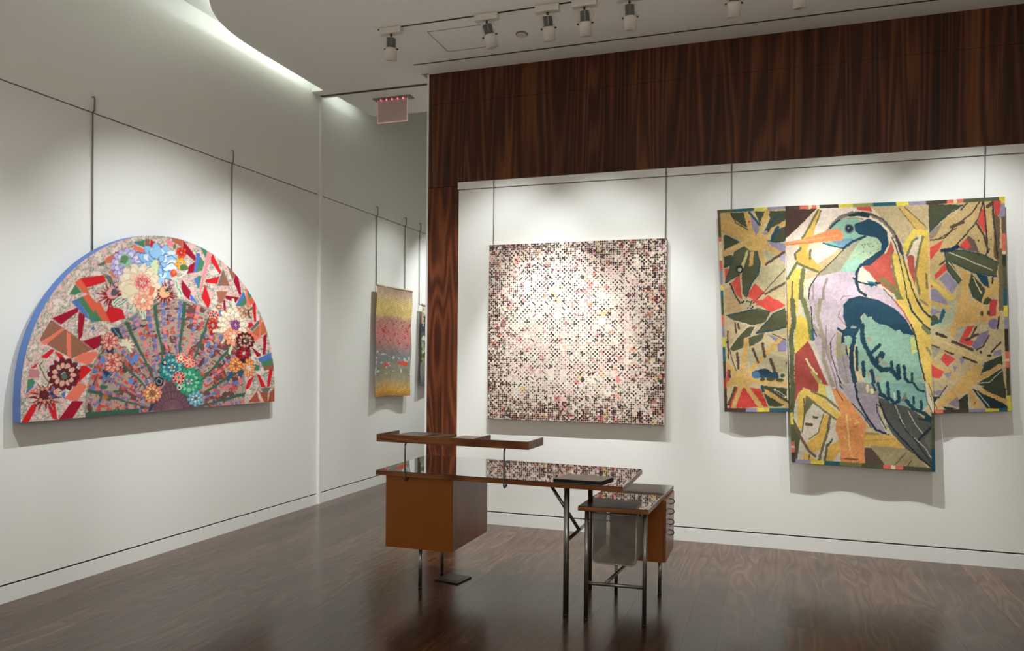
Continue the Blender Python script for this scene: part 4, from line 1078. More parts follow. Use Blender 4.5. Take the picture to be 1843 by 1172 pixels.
# ---------------------------------------------------------------- bird kimono
def paint_bird():
    c = Canvas(1284, 345, 1828, 858, 2.0)
    c.warp(1.1, .22)
    B1, B2, B3, B4, B5, B6, B7 = (1280,350,5.86), (1280,540,5.327), (1410,350,5.581), (1410,540,6.511), (1410,690,6.355), (1660,345,5.453), (1660,540,5.329)
    OL, OLD, GOLD, YEL, REDC, LIL, TEAL, TAN = (84,86,58), (70,74,50), (206,164,96), (224,190,92), (208,84,72), (150,140,160), (34,74,88), (198,176,132)
    DK = (40, 46, 48); BR = (88, 70, 56); CR = (224, 206, 178); BRED = (172, 74, 64)
    c.a[:] = (200, 178, 136)
    # ---- left sleeve
    c.frame(*B1)
    P = c.poly
    P([(105,190),(240,190),(400,360),(330,500),(110,400)], (190,158,100))
    for p in ([(205,190),(345,190),(400,360),(330,330),(240,260)], [(460,180),(600,180),(520,330)], [(600,175),(785,175),(785,265),(620,400),(560,390),(620,260)], [(650,400),(785,330),(879,330),(860,400),(790,490),(720,510),(620,510)], [(130,430),(310,500),(135,600)], [(130,640),(230,640),(210,750),(140,780)]): P(p, OLD)
    P([(520,760),(785,740),(785,880),(600,1010),(470,900)], (186,172,132)); P([(560,580),(700,640),(600,720)], (176,168,128))
    P([(600,500),(790,520),(780,610),(690,610)], LIL); P([(730,640),(800,640),(800,740),(730,700)], (172,166,186)); P([(140,1000),(240,950),(320,1172),(150,1172)], (190,160,120))
    P([(210,940),(300,840),(325,1110),(270,1060)], REDC); P([(140,790),(190,780),(150,930)], REDC)
    P([(370,1080),(460,935),(565,1040),(470,1120)], (214,78,66)); P([(460,1172),(600,1065),(790,1172)], (214,78,66))
    for q, wd in (((370,195),66),((590,190),48),((700,340),44),((720,620),50),((430,745),48),((560,730),44),((150,635),44),((115,300),110),((770,300),36)): c.line([(460,490), q], wd, GOLD)
    c.ell(465, 490, 125, 105, (214, 172, 100)); P([(410,225),(500,330),(500,400),(470,440),(430,330)], (146,132,150)); P([(530,400),(600,400),(570,440)], LIL)
    c.ell(400, 520, 40, 26, (180,160,90)); c.line([(700,350),(650,460)], 40, TEAL)
    P([(350,550),(250,600),(200,750),(150,935),(300,840),(345,700),(400,590)], OL); P([(480,600),(520,720),(505,820),(430,930),(370,1090),(330,1050),(320,850),(400,590)], OL)
    c.line([(480,600),(516,740),(495,850),(425,940),(375,1080)], 13, TEAL); c.line([(350,550),(250,610),(205,750),(150,935),(300,845)], 11, TEAL); c.line([(380,600),(330,740)], 18, (196,190,120)); c.ell(300, 790, 40, 40, DK); c.ell(300, 795, 20, 20, (190,186,160)); c.line([(430,620),(420,745)], 40, GOLD)
    c.line([(205,200),(260,300),(390,375)], 10, DK); c.line([(150,430),(310,510)], 16, TEAL); c.line([(600,490),(720,505),(790,480)], 10, TEAL); c.line([(600,390),(640,290),(720,210)], 20, TEAL); c.line([(400,190),(510,320)], 26, TEAL); c.line([(135,600),(310,510)], 20, GOLD)
    c.line([(580,740),(660,680),(790,600)], 26, BR); c.line([(790,780),(620,960),(480,1110)], 10, BR); c.line([(800,925),(640,1010),(575,1050)], 26, (96,84,66)); c.line([(200,940),(260,1080),(320,1172)], 14, DK); c.line([(400,285),(402,290)], 22, (180,70,50))
    P([(785,160),(885,160),(885,390),(800,470)], (78,54,46))
    for a in ((470,1120,390,1172),): c.ell(390, 1140, 50, 40, (200,180,140))
    c.frame(*B2)
    P([(150,0),(250,0),(300,100),(150,140)], (196,164,118)); c.ell(340, 50, 60, 45, (196,176,140))
    P([(380,0),(570,120),(710,60),(640,0)], (214,78,66))
    for k in range(14): c.ell(290 + rnd.random() * 120, 10 + rnd.random() * 80, 10, 6, DK, rnd.random() * 3)
    P([(150,150),(400,85),(565,115),(520,215),(400,245),(230,205)], OL); P([(720,75),(727,260),(560,300),(430,322),(520,230),(600,130)], OL); P([(430,250),(385,340),(310,370),(310,455),(210,497),(172,462),(250,360),(340,270)], OL); P([(355,365),(515,315),(480,390),(370,452)], OL)
    c.line([(150,150),(300,115),(450,85),(560,115)], 11, TEAL); c.line([(230,205),(380,245),(430,250),(385,340)], 9, CR); c.line([(720,80),(600,130),(520,230),(430,320)], 10, TEAL); c.line([(430,322),(560,300),(725,262)], 12, TEAL); c.line([(175,465),(250,360),(350,262)], 9, CR)
    P([(530,325),(740,400),(742,495),(650,495),(620,400)], (140,128,158)); c.ell(600, 440, 34, 34, (212,176,96))
    P([(380,460),(740,560),(740,700),(440,700),(300,740),(270,540)], (184,170,134)); P([(150,200),(230,215),(200,330),(160,400)], (200,174,134))
    P([(150,640),(180,650),(180,800),(150,780)], (206,84,66))
    for q, wd in (((340,380),46),((670,370),38),((150,620),48),((745,805),46),((150,815),54)): c.line([(290,760), q], wd, GOLD)
    c.ell(300, 765, 110, 55, GOLD)
    P([(235,830),(475,850),(545,1025),(165,1040)], (200,66,56)); c.line([(300,790),(215,1030)], 44, GOLD); c.line([(340,830),(480,1030)], 44, GOLD)
    for a, b, wd in (((250,510),(262,650),27),((400,470),(450,600),20),((490,420),(515,540),28),((570,570),(610,690),32),((232,840),(170,1000),26),((175,680),(180,740),26),((230,220),(240,320),16),((255,230),(270,280),18),((160,300),(165,560),14),((720,600),(735,700),14),((150,400),(240,680),10),((590,330),(735,390),10)): c.line([a, b], wd, BR)
    c.line([(420,710),(620,725)], 60, (32,64,86)); c.ell(500, 690, 60, 30, (28,52,72)); c.ell(430, 720, 40, 34, (70,110,140)); c.ell(685, 725, 22, 18, (50,84,80))
    for e in ((492,760,26,20),(570,758,44,22),(655,768,38,18)): c.ell(*e, OLD)
    P([(500,820),(742,850),(745,1000),(640,1025),(550,1015),(505,900)], OLD); c.line([(500,865),(720,1000)], 42, GOLD); c.line([(610,860),(710,930)], 22, CR); c.line([(620,870),(700,925)], 12, DK); c.line([(490,830),(500,870)], 28, TEAL)
    # ---- right sleeve
    c.frame(*B6)
    P([(50,100),(810,40),(810,1172),(70,1172)], (204,174,120)); P([(700,200),(760,260),(755,700),(700,640)], (110,88,66)); P([(740,560),(810,560),(810,1172),(750,1172)], (120,104,76))
    P([(55,120),(400,130),(300,180),(60,400)], OLD); P([(60,400),(200,300),(130,440),(60,480)], (150,130,112)); c.line([(400,130),(240,230),(62,400)], 13, TEAL); c.line([(440,110),(380,180)], 16, BR)
    for ln in ([(560,100),(480,220),(330,330),(210,460),(60,480)],[(600,90),(550,270),(420,430),(290,570)]): c.line(ln, 14, (76,64,50))
    c.line([(280,350),(400,300)], 30, BR); c.line([(150,470),(330,360)], 10, BR)
    P([(580,170),(622,180),(632,440),(540,300)], (210,78,68)); c.line([(600,90),(620,300),(640,580),(625,620)], 15, (70,52,46)); c.line([(530,310),(600,430),(640,560)], 22, (84,66,52)); c.line([(690,90),(700,300),(740,650)], 18, (70,56,46)); c.line([(640,150),(690,110)], 34, (84,66,56))
    P([(450,430),(510,480),(560,600),(460,580),(360,560)], (110,90,80)); P([(430,455),(482,540),(430,572),(368,525)], (220,80,70))
    P([(60,560),(205,478),(170,560),(60,695)], (220,80,70)); P([(120,820),(220,700),(246,760),(130,862)], (220,80,70)); P([(60,850),(120,920),(75,955)], (220,80,70)); c.line([(170,720),(220,680)], 16, BR)
    P([(160,860),(240,790),(345,910),(290,1005)], LIL); P([(70,960),(130,950),(255,1110),(75,1095)], LIL); P([(70,1130),(150,1172),(70,1172)], LIL)
    P([(700,90),(775,90),(760,240),(710,225)], (200,72,66)); P([(770,120),(806,130),(806,260),(750,260)], LIL)
    P([(350,900),(470,790),(480,1172),(300,1172)], (188,164,118)); c.line([(420,790),(420,1172)], 80, (212,170,104)); c.line([(700,920),(480,1172)], 110, (212,170,104)); c.line([(60,860),(300,1080)], 46, YEL)
    P([(205,575),(400,578),(600,620),(745,700),(725,835),(480,790),(275,700)], OL); c.line([(205,575),(400,578),(600,620),(745,700)], 14, TEAL); c.line([(480,790),(725,835)], 13, TEAL); c.line([(260,600),(420,660),(680,772)], 8, (216,210,180)); c.line([(190,580),(290,570),(350,540)], 34, (30,44,70))
    P([(215,600),(395,870),(350,905),(250,780)], OL); c.line([(215,600),(250,780),(355,905)], 12, TEAL); c.line([(250,690),(390,860)], 8, (216,210,180)); c.line([(300,690),(480,785)], 12, TEAL)
    P([(520,800),(640,830),(655,945),(600,920)], (28,66,82)); P([(480,800),(620,960),(575,1085),(490,1020),(458,910)], OLD); c.line([(500,840),(580,1000)], 9, (216,210,180)); c.line([(458,910),(490,1025),(575,1085)], 12, TEAL)
    c.ell(635, 1075, 28, 40, OLD, .4); c.line([(690,830),(680,900)], 16, DK); P([(690,1050),(730,1080),(710,1172),(680,1172)], (196,70,66)); c.ell(550, 485, 8, 8, DK); c.ell(672, 472, 8, 8, DK); c.line([(660,560),(640,600)], 12, DK)
    c.frame(*B7)
    P([(75,0),(360,0),(330,300),(80,420)], (190,180,140)); P([(70,0),(220,0),(245,55),(130,20)], LIL); c.line([(70,20),(240,70)], 34, (218,176,104)); P([(75,70),(180,120),(130,140),(75,140)], LIL)
    c.line([(200,110),(170,200),(85,230)], 40, (40,96,110)); c.ell(110, 180, 36, 34, OL); P([(200,160),(300,100),(280,200),(170,260)], (168,180,150))
    P([(240,300),(420,60),(760,120),(740,200),(420,230),(330,330)], (212,168,100)); c.line([(380,0),(300,330)], 70, (212,168,100))
    P([(330,270),(450,240),(380,385),(300,395)], (176,166,142)); P([(430,250),(500,250),(430,370),(490,400),(460,445),(345,402)], (218,74,64)); c.line([(515,260),(470,350)], 20, BR); c.line([(530,330),(415,388)], 26, BR)
    P([(465,440),(555,320),(640,290),(610,400),(505,480)], (134,122,146)); c.ell(685, 228, 52, 52, (138,118,150)); P([(640,0),(720,0),(700,150),(640,160)], (190,66,62)); c.ell(570, 130, 14, 24, OLD); c.ell(635, 125, 12, 26, OLD); c.line([(600,30),(640,0)], 34, OLD); c.line([(735,160),(720,280)], 14, DK); c.line([(640,340),(580,440),(520,480)], 16, BR)
    P([(80,350),(150,330),(640,580),(570,610),(300,520),(80,420)], (216,188,132)); c.line([(150,380),(600,585)], 5, (236,214,170)); c.line([(200,380),(520,560)], 4, (180,150,100)); c.line([(285,400),(480,480)], 27, BR); c.line([(135,325),(220,355)], 26, (70,54,44)); c.line([(85,430),(160,460)], 14, BR)
    P([(80,440),(170,470),(110,560)], (168,160,136)); c.line([(120,560),(260,480)], 16, (220,190,130)); c.line([(60,580),(320,740)], 44, (214,174,108)); P([(170,570),(210,510),(312,565),(240,642)], (220,80,70)); c.line([(215,490),(290,520)], 16, BR); P([(80,620),(202,690),(160,752),(85,740)], (220,80,70))
    P([(190,705),(280,690),(250,755)], LIL); P([(280,620),(330,645),(305,690)], LIL); P([(345,555),(410,560),(370,625)], LIL); c.line([(385,550),(515,600)], 18, (70,54,44)); c.ell(475, 655, 14, 12, (70,54,44)); c.ell(560, 500, 12, 16, (70,54,44)); c.ell(640, 535, 22, 14, (70,54,44)); P([(480,725),(600,590),(560,750)], (140,120,150)); P([(680,500),(760,470),(750,530),(680,540)], (140,130,156)); c.line([(660,500),(750,410)], 16, (60,46,40))
    P([(95,1040),(500,610),(590,640),(540,790),(330,930),(150,1040)], (210,168,100)); c.line([(150,940),(230,820)], 12, BR)
    P([(90,880),(205,860),(150,925)], LIL); P([(240,1000),(340,920),(345,1040)], (150,134,140)); P([(90,930),(150,925),(120,980)], DK)
    P([(560,700),(600,600),(765,530),(770,620),(720,650)], (56,70,52)); P([(520,805),(765,655),(795,860),(640,850)], (62,70,48)); c.line([(555,750),(740,632)], 38, GOLD); c.line([(560,720),(600,600)], 10, TEAL); c.line([(530,800),(640,790),(760,680)], 8, (190,196,180))
    P([(560,830),(800,850),(800,950),(640,905)], (62,66,48)); P([(470,850),(560,880),(790,1000),(850,1060),(620,1050)], (34,50,54)); c.line([(560,870),(785,970)], 40, GOLD); c.line([(450,870),(515,1040)], 42, GOLD); P([(345,960),(430,895),(440,1050),(350,1050)], (56,60,46)); c.line([(520,880),(640,1030)], 10, (180,190,180)); P([(180,1020),(330,1040),(240,1060)], DK)
    c.ell(715, 940, 8, 8, (190,90,50)); c.ell(680, 925, 8, 8, (190,90,50)); c.ell(500, 990, 10, 10, (190,90,50))
    # ---- body
    c.frame(*B3)
    P([(20,60),(1455,60),(1480,1172),(20,1172)], (222,202,170))
    P([(20,150),(335,145),(60,420),(20,460)], (78,54,46)); P([(370,145),(700,125),(760,165),(560,225),(450,300),(400,390),(300,400)], (228,208,192))
    P([(880,125),(1455,95),(1455,350),(1200,500),(1000,250)], (190,168,126)); P([(725,122),(870,118),(892,172),(740,155)], (198,82,74))
    P([(280,205),(200,430),(20,560),(20,450),(60,410)], (230,206,188)); P([(20,560),(200,520),(120,620),(40,850),(20,880)], (226,206,186)); P([(290,560),(420,500),(600,545),(400,740),(280,680)], (230,216,192)); P([(210,800),(560,545),(625,545),(240,905)], (214,176,132)); P([(210,780),(420,640),(300,560)], (232,218,196)); P([(200,900),(300,830),(250,960),(240,1172),(200,1172)], (222,208,176))
    P([(350,150),(375,160),(300,400),(235,560),(285,640),(380,745),(350,782),(130,690),(130,600),(200,430)], (222,178,84)); P([(40,870),(110,740),(215,750),(190,1172),(40,1172)], (226,192,92))
    for ln, wd in (([(350,155),(215,400),(190,440)],20),([(175,540),(115,600),(125,650)],22),([(135,690),(40,850)],26),([(150,700),(350,780)],24),([(200,760),(180,900),(172,1172)],44),([(92,880),(80,1172)],16),([(270,560),(265,650)],22),([(375,165),(330,300)],14)): c.line(ln, wd, (112,110,72))
    P([(800,730),(1040,580),(1080,470),(1110,560),(1080,720),(1145,945),(960,900)], (190,86,72)); P([(970,900),(1145,945),(1100,1000)], (170,100,80)); P([(1240,620),(1305,605),(1335,960),(1260,760)], (186,84,72))
    P([(1090,600),(1150,590),(1300,1172),(1180,1172),(1120,820)], YEL); P([(1170,600),(1240,700),(1320,950),(1410,1172),(1290,1172),(1200,800)], YEL); P([(1330,700),(1400,400),(1460,380),(1460,1172),(1400,1172),(1320,900)], (222,182,90)); P([(1290,430),(1395,430),(1330,640),(1255,590)], (224,206,178)); P([(1300,350),(1450,360),(1450,410),(1320,420),(1230,600),(1190,520)], (228,198,88)); P([(1150,130),(1215,120),(1440,345),(1320,355)], (204,168,92))
    for ln, wd in (([(1340,440),(1290,480),(1240,610)],24),([(1400,420),(1350,600),(1325,800),(1365,1000)],24),([(1080,600),(1110,800),(1160,1000),(1260,1172)],22),([(980,850),(1100,940),(1200,1130)],40),([(1430,800),(1440,940)],20)): c.line(ln, wd, (124,120,76))
    c.line([(1215,125),(1440,335)], 8, (90,74,50)); c.line([(1160,140),(1320,340)], 7, (110,84,50))
    c.line([(470,340),(560,240),(680,190),(860,195),(1000,262),(1100,380),(1165,500),(1190,590)], 40, (124,110,100)); c.line([(860,190),(1000,255),(1110,380),(1180,520)], 8, (50,44,46)); c.line([(1090,430),(1150,590),(1210,850),(1260,1172)], 11, (34,50,56)); c.line([(1190,590),(1250,820),(1300,980),(1400,1172)], 12, (40,52,58)); c.line([(1130,420),(1180,580)], 28, (70,52,56))
    P([(830,420),(600,545),(400,760),(330,830),(440,850),(560,780),(700,590)], (166,156,128))
    P([(830,415),(940,435),(995,510),(960,580),(880,620),(790,680),(740,780),(560,780),(620,690),(680,600),(740,500)], (168,190,156)); P([(560,780),(640,680),(760,620),(790,680),(740,785),(650,795)], (158,196,172))
    for k in range(16): c.ell(780 + rnd.random() * 180, 460 + rnd.random() * 150, 7, 6, (98,124,100))
    c.line([(600,560),(400,760),(330,820)], 10, (80,74,62))
    P([(460,340),(560,262),(700,232),(790,270),(860,420),(820,432),(600,548),(500,525),(415,475)], (140,178,156)); P([(480,470),(600,450),(700,440),(640,520),(590,540)], (110,150,170)); P([(400,380),(460,340),(480,360),(440,380)], (150,150,130))
    P([(710,300),(800,270),(850,245),(960,290),(1040,370),(1058,500),(1005,600),(930,660),(830,712),(780,722),(810,670),(900,620),(980,560),(988,500),(940,440),(840,413),(760,405),(720,370)], (28,66,84))
    P([(640,205),(720,185),(800,172),(872,200),(860,238),(760,218),(660,228)], (28,54,60)); c.line([(560,262),(680,235),(800,250)], 14, (150,146,124))
    c.line([(470,340),(520,288),(560,262)], 18, (30,60,78)); c.line([(400,490),(500,520),(600,545)], 18, (44,96,108)); c.line([(600,545),(700,470),(820,425)], 26, (36,66,80)); c.line([(600,545),(640,520)], 16, (40,60,70))
    P([(460,800),(560,775),(740,785),(715,860),(755,960),(805,1010),(620,1090),(600,1172),(250,1172),(250,960),(330,830)], (204,182,190)); P([(750,900),(970,930),(1100,1040),(1200,1172),(1060,1172),(900,1050),(830,1010)], (204,182,190))
    P([(770,738),(860,780),(925,900),(760,880),(748,820)], (222,216,192)); P([(840,870),(945,890),(880,940)], (40,112,130)); c.line([(930,890),(965,895)], 24, (24,44,66))
    c.line([(960,620),(860,700),(780,710),(735,780),(730,880),(760,970),(825,1015)], 28, (32,58,76)); c.line([(700,840),(760,880),(860,905),(930,915)], 16, (32,58,76)); c.line([(980,570),(880,640)], 22, (34,60,70))
    P([(20,482),(200,450),(400,382),(480,352),(560,348),(600,400),(592,465),(450,472),(200,502),(30,516)], (230,140,86)); c.line([(40,492),(300,450),(560,410)], 8, (240,170,110)); c.line([(60,510),(300,480)], 6, (190,96,60))
    c.ell(660, 345, 50, 50, (108,112,102)); c.ell(660, 345, 37, 37, (26,42,62)); c.ell(652, 338, 10, 9, (120,140,160))
    c.line([(330,830),(262,940),(245,1172)], 11, (60,58,56)); c.line([(440,850),(400,950),(400,1172)], 26, (152,138,122)); c.line([(300,900),(290,1172)], 18, (170,150,150)); c.line([(1000,950),(1180,1130)], 8, (70,50,50))
    P([(620,1060),(760,1018),(900,1050),(1060,1130),(1080,1172),(595,1172)], (28,62,78)); c.line([(600,1172),(540,1100),(600,1025),(690,1020)], 5, (84,60,70))
    c.frame(*B4)
    P([(40,0),(760,0),(700,100),(720,300),(620,400),(600,560),(620,700),(700,1172),(40,1172)], (210,196,172))
    P([(300,0),(760,0),(700,100),(720,290),(740,330),(620,400),(600,560),(620,700),(640,860),(720,1060),(860,1172),(600,1172),(500,900),(430,700),(330,380),(300,150)], (198,178,184))
    for ln, wd, cc in (([(430,0),(400,200),(470,450),(470,700),(580,1000)],44,(160,148,124)),([(340,300),(480,460),(560,700)],40,(168,154,134)),([(380,60),(360,240)],26,(176,166,150)),([(500,300),(500,600),(600,900),(640,1100)],16,(150,132,134))): c.line(ln, wd, cc)
    P([(620,600),(760,640),(820,960),(960,960),(1150,1172),(860,1172),(640,860)], (152,142,142)); P([(620,360),(700,420),(760,640),(620,700)], (160,150,120)); c.line([(760,660),(790,900),(860,1172)], 24, (172,150,160)); c.line([(690,650),(760,1000)], 14, (140,120,110))
    P([(140,230),(200,170),(300,270),(330,480),(285,490),(130,640),(130,430)], (228,194,86)); P([(120,0),(170,0),(175,130),(120,200)], YEL); P([(40,0),(90,0),(70,420),(40,330)], (224,178,90))
    c.line([(230,0),(300,240),(330,440)], 56, (118,122,78)); c.line([(100,0),(125,250),(85,430),(98,620),(98,1172)], 58, (96,100,66)); c.line([(320,80),(340,330),(390,420)], 12, (48,50,62)); c.line([(340,360),(350,470)], 30, (50,100,120))
    P([(285,483),(330,560),(520,1000),(470,1022),(440,930),(410,1060),(370,1082),(230,1022),(185,1060),(150,1172),(130,1172),(130,640)], (168,74,64)); c.line([(265,695),(300,760),(390,870)], 22, (216,204,150)); c.line([(340,850),(430,980),(440,1080)], 40, (176,158,84))
    P([(520,990),(560,1020),(600,1172),(500,1172)], (200,206,190)); P([(560,1010),(720,1172),(600,1172)], (228,150,86)); P([(160,1172),(200,1040),(400,1100),(520,1050),(520,1172)], (222,186,88))
    P([(1300,0),(1720,0),(1725,1172),(1650,900),(1540,400),(1480,280),(1400,130)], (226,190,94)); P([(1150,0),(1290,0),(1450,230),(1480,310),(1300,110)], (204,178,184)); c.line([(1290,0),(1400,130),(1490,310)], 16, (176,90,80))
    c.line([(1460,0),(1500,130),(1640,290),(1712,350)], 22, (44,60,62)); c.line([(1560,0),(1640,130),(1715,200)], 22, (50,56,70)); c.line([(1640,320),(1700,390)], 50, (120,124,80)); c.line([(1600,0),(1680,60)], 30, (150,140,100)); c.line([(1680,560),(1720,640)], 30, (140,140,90))
    P([(930,160),(1050,230),(1190,290),(1350,350),(1530,420),(1600,740),(1650,1100),(1600,1172),(1150,1172),(1080,1000),(960,960),(880,760),(860,520),(720,420),(900,310)], (142,176,154)); P([(1480,440),(1540,430),(1570,600),(1500,640)], (196,206,120)); P([(1200,1000),(1420,980),(1400,1172),(1200,1172)], (124,170,160))
    P([(760,0),(1110,0),(1300,100),(1430,230),(1530,412),(1400,402),(1362,345),(1310,362),(1190,290),(1110,280),(1040,225),(1035,195),(990,200),(942,155),(900,200),(920,260),(870,380),(830,450),(700,425),(690,360),(740,320),(700,200),(700,60)], (28,64,82))
    c.ell(760, 480, 46, 60, (142,176,154)); c.ell(820, 320, 34, 18, (150,150,140))
    TD = (28, 60, 74)
    for ln, wd in (([(920,300),(930,480),(1010,640),(1060,740),(1150,820),(1250,812),(1345,915)],56),([(1010,640),(1125,530)],40),([(1080,740),(1150,640)],74),([(1262,730),(1275,820)],32),([(1340,770),(1350,910)],50),([(1410,780),(1420,920),(1480,980),(1540,1045),(1630,1072)],36),([(1500,860),(1500,960)],32),([(830,450),(795,600),(800,800),(835,950)],52),([(855,560),(865,820)],30),([(935,730),(940,890)],40),([(1030,830),(1050,900),(1060,1000),(1110,1090),(1210,1140)],44),([(1215,975),(1222,1172)],42),([(1325,1070),(1340,1172)],38),([(730,540),(750,640)],22),([(1510,1130),(1520,1172)],26),([(640,340),(700,380),(690,500)],30)): c.line(ln, wd, TD)
    for e in ((1000,890,26,48),(1005,470,24,36),(1130,700,18,26),(1100,920,30,40),(1190,745,44,16),(700,560,30,60)): c.ell(*e, (160,154,134))
    P([(640,880),(700,1010),(720,1070),(660,1020)], (32,56,76)); c.line([(550,500),(560,640),(640,900),(700,1050)], 10, (50,46,60)); c.line([(860,1172),(830,980)], 10, (50,56,60)); c.line([(545,500),(600,400)], 6, (60,44,56))
    c.line([(1490,290),(1540,420),(1600,740),(1655,960),(1725,1172)], 17, (40,54,56)); c.line([(660,120),(640,200),(740,310)], 6, (84,60,70)); P([(1640,960),(1690,1000),(1720,1172),(1660,1172)], (210,198,176))
    c.frame(*B5)
    P([(80,230),(700,230),(700,960),(80,930)], (212,198,176)); P([(90,0),(150,0),(112,400),(200,560),(150,900),(95,900),(130,650),(70,400)], (88,90,62))
    P([(140,0),(400,0),(392,104),(230,50),(170,120),(128,220)], (168,74,64)); P([(400,0),(500,20),(500,180),(392,104)], (222,196,100))
    P([(480,30),(560,60),(600,230),(500,150)], (206,210,190)); P([(160,480),(165,150),(225,48),(300,88),(690,370),(620,410),(262,130),(235,160),(240,380),(215,520),(185,520)], (224,186,92)); P([(252,150),(350,205),(235,380)], (110,108,76))
    c.line([(320,92),(480,160),(680,340)], 24, (118,110,70)); c.line([(262,150),(440,295),(600,412)], 22, (118,112,74)); c.line([(232,170),(240,380),(210,560)], 14, (96,92,62))
    P([(450,360),(525,372),(500,520),(440,740),(330,790),(262,680),(370,600),(430,480)], (218,172,84)); P([(510,715),(660,635),(655,770),(560,890),(450,890)], (218,172,84)); P([(240,780),(390,890),(220,870)], (222,180,90)); c.line([(530,390),(510,530),(445,740),(405,880)], 30, (108,104,76)); c.line([(455,350),(400,560),(290,640)], 12, (110,100,70)); c.line([(500,700),(470,880)], 26, (100,98,70)); c.line([(560,640),(500,720)], 18, (60,90,84)); c.line([(350,385),(385,390)], 28, (90,82,70)); c.line([(260,470),(320,470)], 34, (96,76,64)); c.line([(120,470),(200,620),(300,780),(360,830)], 30, (120,92,66)); c.line([(300,800),(285,880)], 10, DK)
    P([(545,60),(640,75),(760,215),(945,460),(935,560),(1040,560),(915,650),(932,942),(655,905),(640,640),(600,560),(598,420),(660,360),(600,200)], (224,148,88))
    for k in range(26): c.ell(640 + rnd.random() * 270, 380 + rnd.random() * 520, 14 + rnd.random() * 20, 8, (206, 120, 68) if k % 2 else (238, 178, 116), rnd.random() * 3)
    c.line([(720,360),(740,560),(760,760)], 16, (240,196,120)); c.line([(600,60),(620,100),(680,200)], 8, (84,50,40)); c.line([(700,860),(850,870)], 16, (150,80,50))
    P([(640,0),(830,0),(880,260),(960,420),(1060,535),(960,470),(780,235)], (172,160,162)); P([(830,60),(1060,110),(1090,300),(1180,560),(1050,530),(960,400)], (160,146,152)); P([(830,0),(1080,0),(1090,150),(850,100)], (140,134,126))
    c.line([(815,0),(850,190),(960,400),(1055,530),(1200,590)], 24, (32,48,66)); c.line([(780,230),(900,350),(1000,500)], 12, (48,60,66)); c.ell(1010, 90, 22, 34, (216,204,150)); c.ell(960, 60, 16, 50, (210,190,150))
    P([(1075,150),(1230,215),(1400,255),(1600,395),(1705,430),(1700,945),(1560,860),(1385,740),(1180,500)], (86,86,80)); P([(1600,650),(1700,500),(1700,800)], (104,100,88))
    P([(910,620),(960,585),(1250,590),(1390,742),(1300,735),(1000,700),(920,735)], (218,174,90)); c.line([(930,650),(1250,640),(1360,720)], 6, (180,130,60)); c.line([(940,570),(1080,580)], 26, (150,140,80))
    P([(925,735),(1000,735),(1190,952),(930,942)], (92,74,64)); P([(990,705),(1390,745),(1560,860),(1650,985),(1250,962),(1160,935)], (168,152,112)); c.line([(1250,950),(1400,790)], 12, (120,102,70)); c.line([(1400,960),(1460,880)], 14, (130,112,80))
    for ln in ([(1065,250),(1075,330),(1140,500),(1190,585)],[(1270,240),(1400,540),(1600,720),(1690,860)],[(1420,320),(1500,460),(1580,570)],[(1150,400),(1240,600)],[(1480,760),(1600,900)]): c.line(ln, 9, (204,196,170))
    for ln, wd in (([(1090,200),(1185,430),(1320,600),(1420,700),(1560,860),(1700,960)],20),([(1320,400),(1400,540),(1480,620),(1690,920)],13),([(1100,260),(1060,240),(1075,340),(1170,520)],12),([(1540,400),(1700,440)],20),([(1700,480),(1540,640)],28)): c.line(ln, wd, (40,46,54))
    P([(1140,0),(1620,0),(1645,240),(1600,300),(1400,262),(1210,222),(1150,100)], (124,162,148)); P([(1340,200),(1390,100),(1420,220)], (120,112,106))
    for ln, wd in (([(1190,0),(1200,150),(1260,225),(1320,200),(1305,90)],38),([(1400,200),(1480,290),(1600,340),(1690,410)],38),([(1482,155),(1482,230)],30),([(1567,210),(1572,290)],34),([(1480,0),(1540,80),(1600,92)],26),([(1100,130),(1190,180)],34),([(1620,400),(1690,425)],44),([(1080,0),(1110,120)],34),([(1015,0),(1050,80)],24)): c.line(ln, wd, TD)
    c.line([(1262,110),(1275,195)], 16, (206,206,196)); c.line([(1622,0),(1650,130),(1700,310)], 34, (212,200,180)); c.line([(1610,0),(1640,220),(1690,330)], 8, (48,50,56)); c.line([(1660,0),(1690,110),(1760,330)], 8, (60,54,50)); c.ell(1740, 320, 34, 22, (222,104,84)); c.line([(1620,310),(1690,350)], 18, (198,150,130))
    # ---- pieced hems
    c.WX, c.WY = c.X, c.Y
    c.frame(0, 0, 1.0)
    pal = [(84,88,58), (42,96,104), (222,198,70), (148,140,160), (86,66,58), (222,112,88), (230,206,170), (222,112,88), (60,52,44), (120,122,70), (46,86,96), (214,196,76)]
    def hem(a, b, wd, lens, cols):
        a = np.array(a, float); b = np.array(b, float); L = np.hypot(*(b - a)); d = (b - a) / L; t0 = 0; k = 0
        nrm = np.array((-d[1], d[0]))
        while t0 < L:
            l_ = lens[k % len(lens)]; p0 = a + d * t0; p1 = a + d * min(L, t0 + l_)
            c.poly([tuple(p0 - nrm * wd * .2), tuple(p1 - nrm * wd * .2), tuple(p1 + nrm * wd), tuple(p0 + nrm * wd)], cols[k % len(cols)])
            t0 += l_; k += 1
    G = (88,92,62); T_ = (42,96,104); Y_ = (226,202,74); L_ = (150,142,162); K_ = (72,60,50); S_ = (222,112,88); W_ = (232,208,170)
    hem((1291,378), (1413,371), 5.5, [30,36,24,33], [G, T_, Y_, L_])
    hem((1413,371.5), (1671,362.5), 6, [26,16,6,8,6,34,26,36,42,22,32], [K_, S_, W_, S_, W_, (60,56,50), Y_, (150,150,90), T_, Y_, L_])
    hem((1671,362.5), (1808,354.5), 6, [33,12,6,12,64,10], [K_, S_, W_, S_, G, Y_])
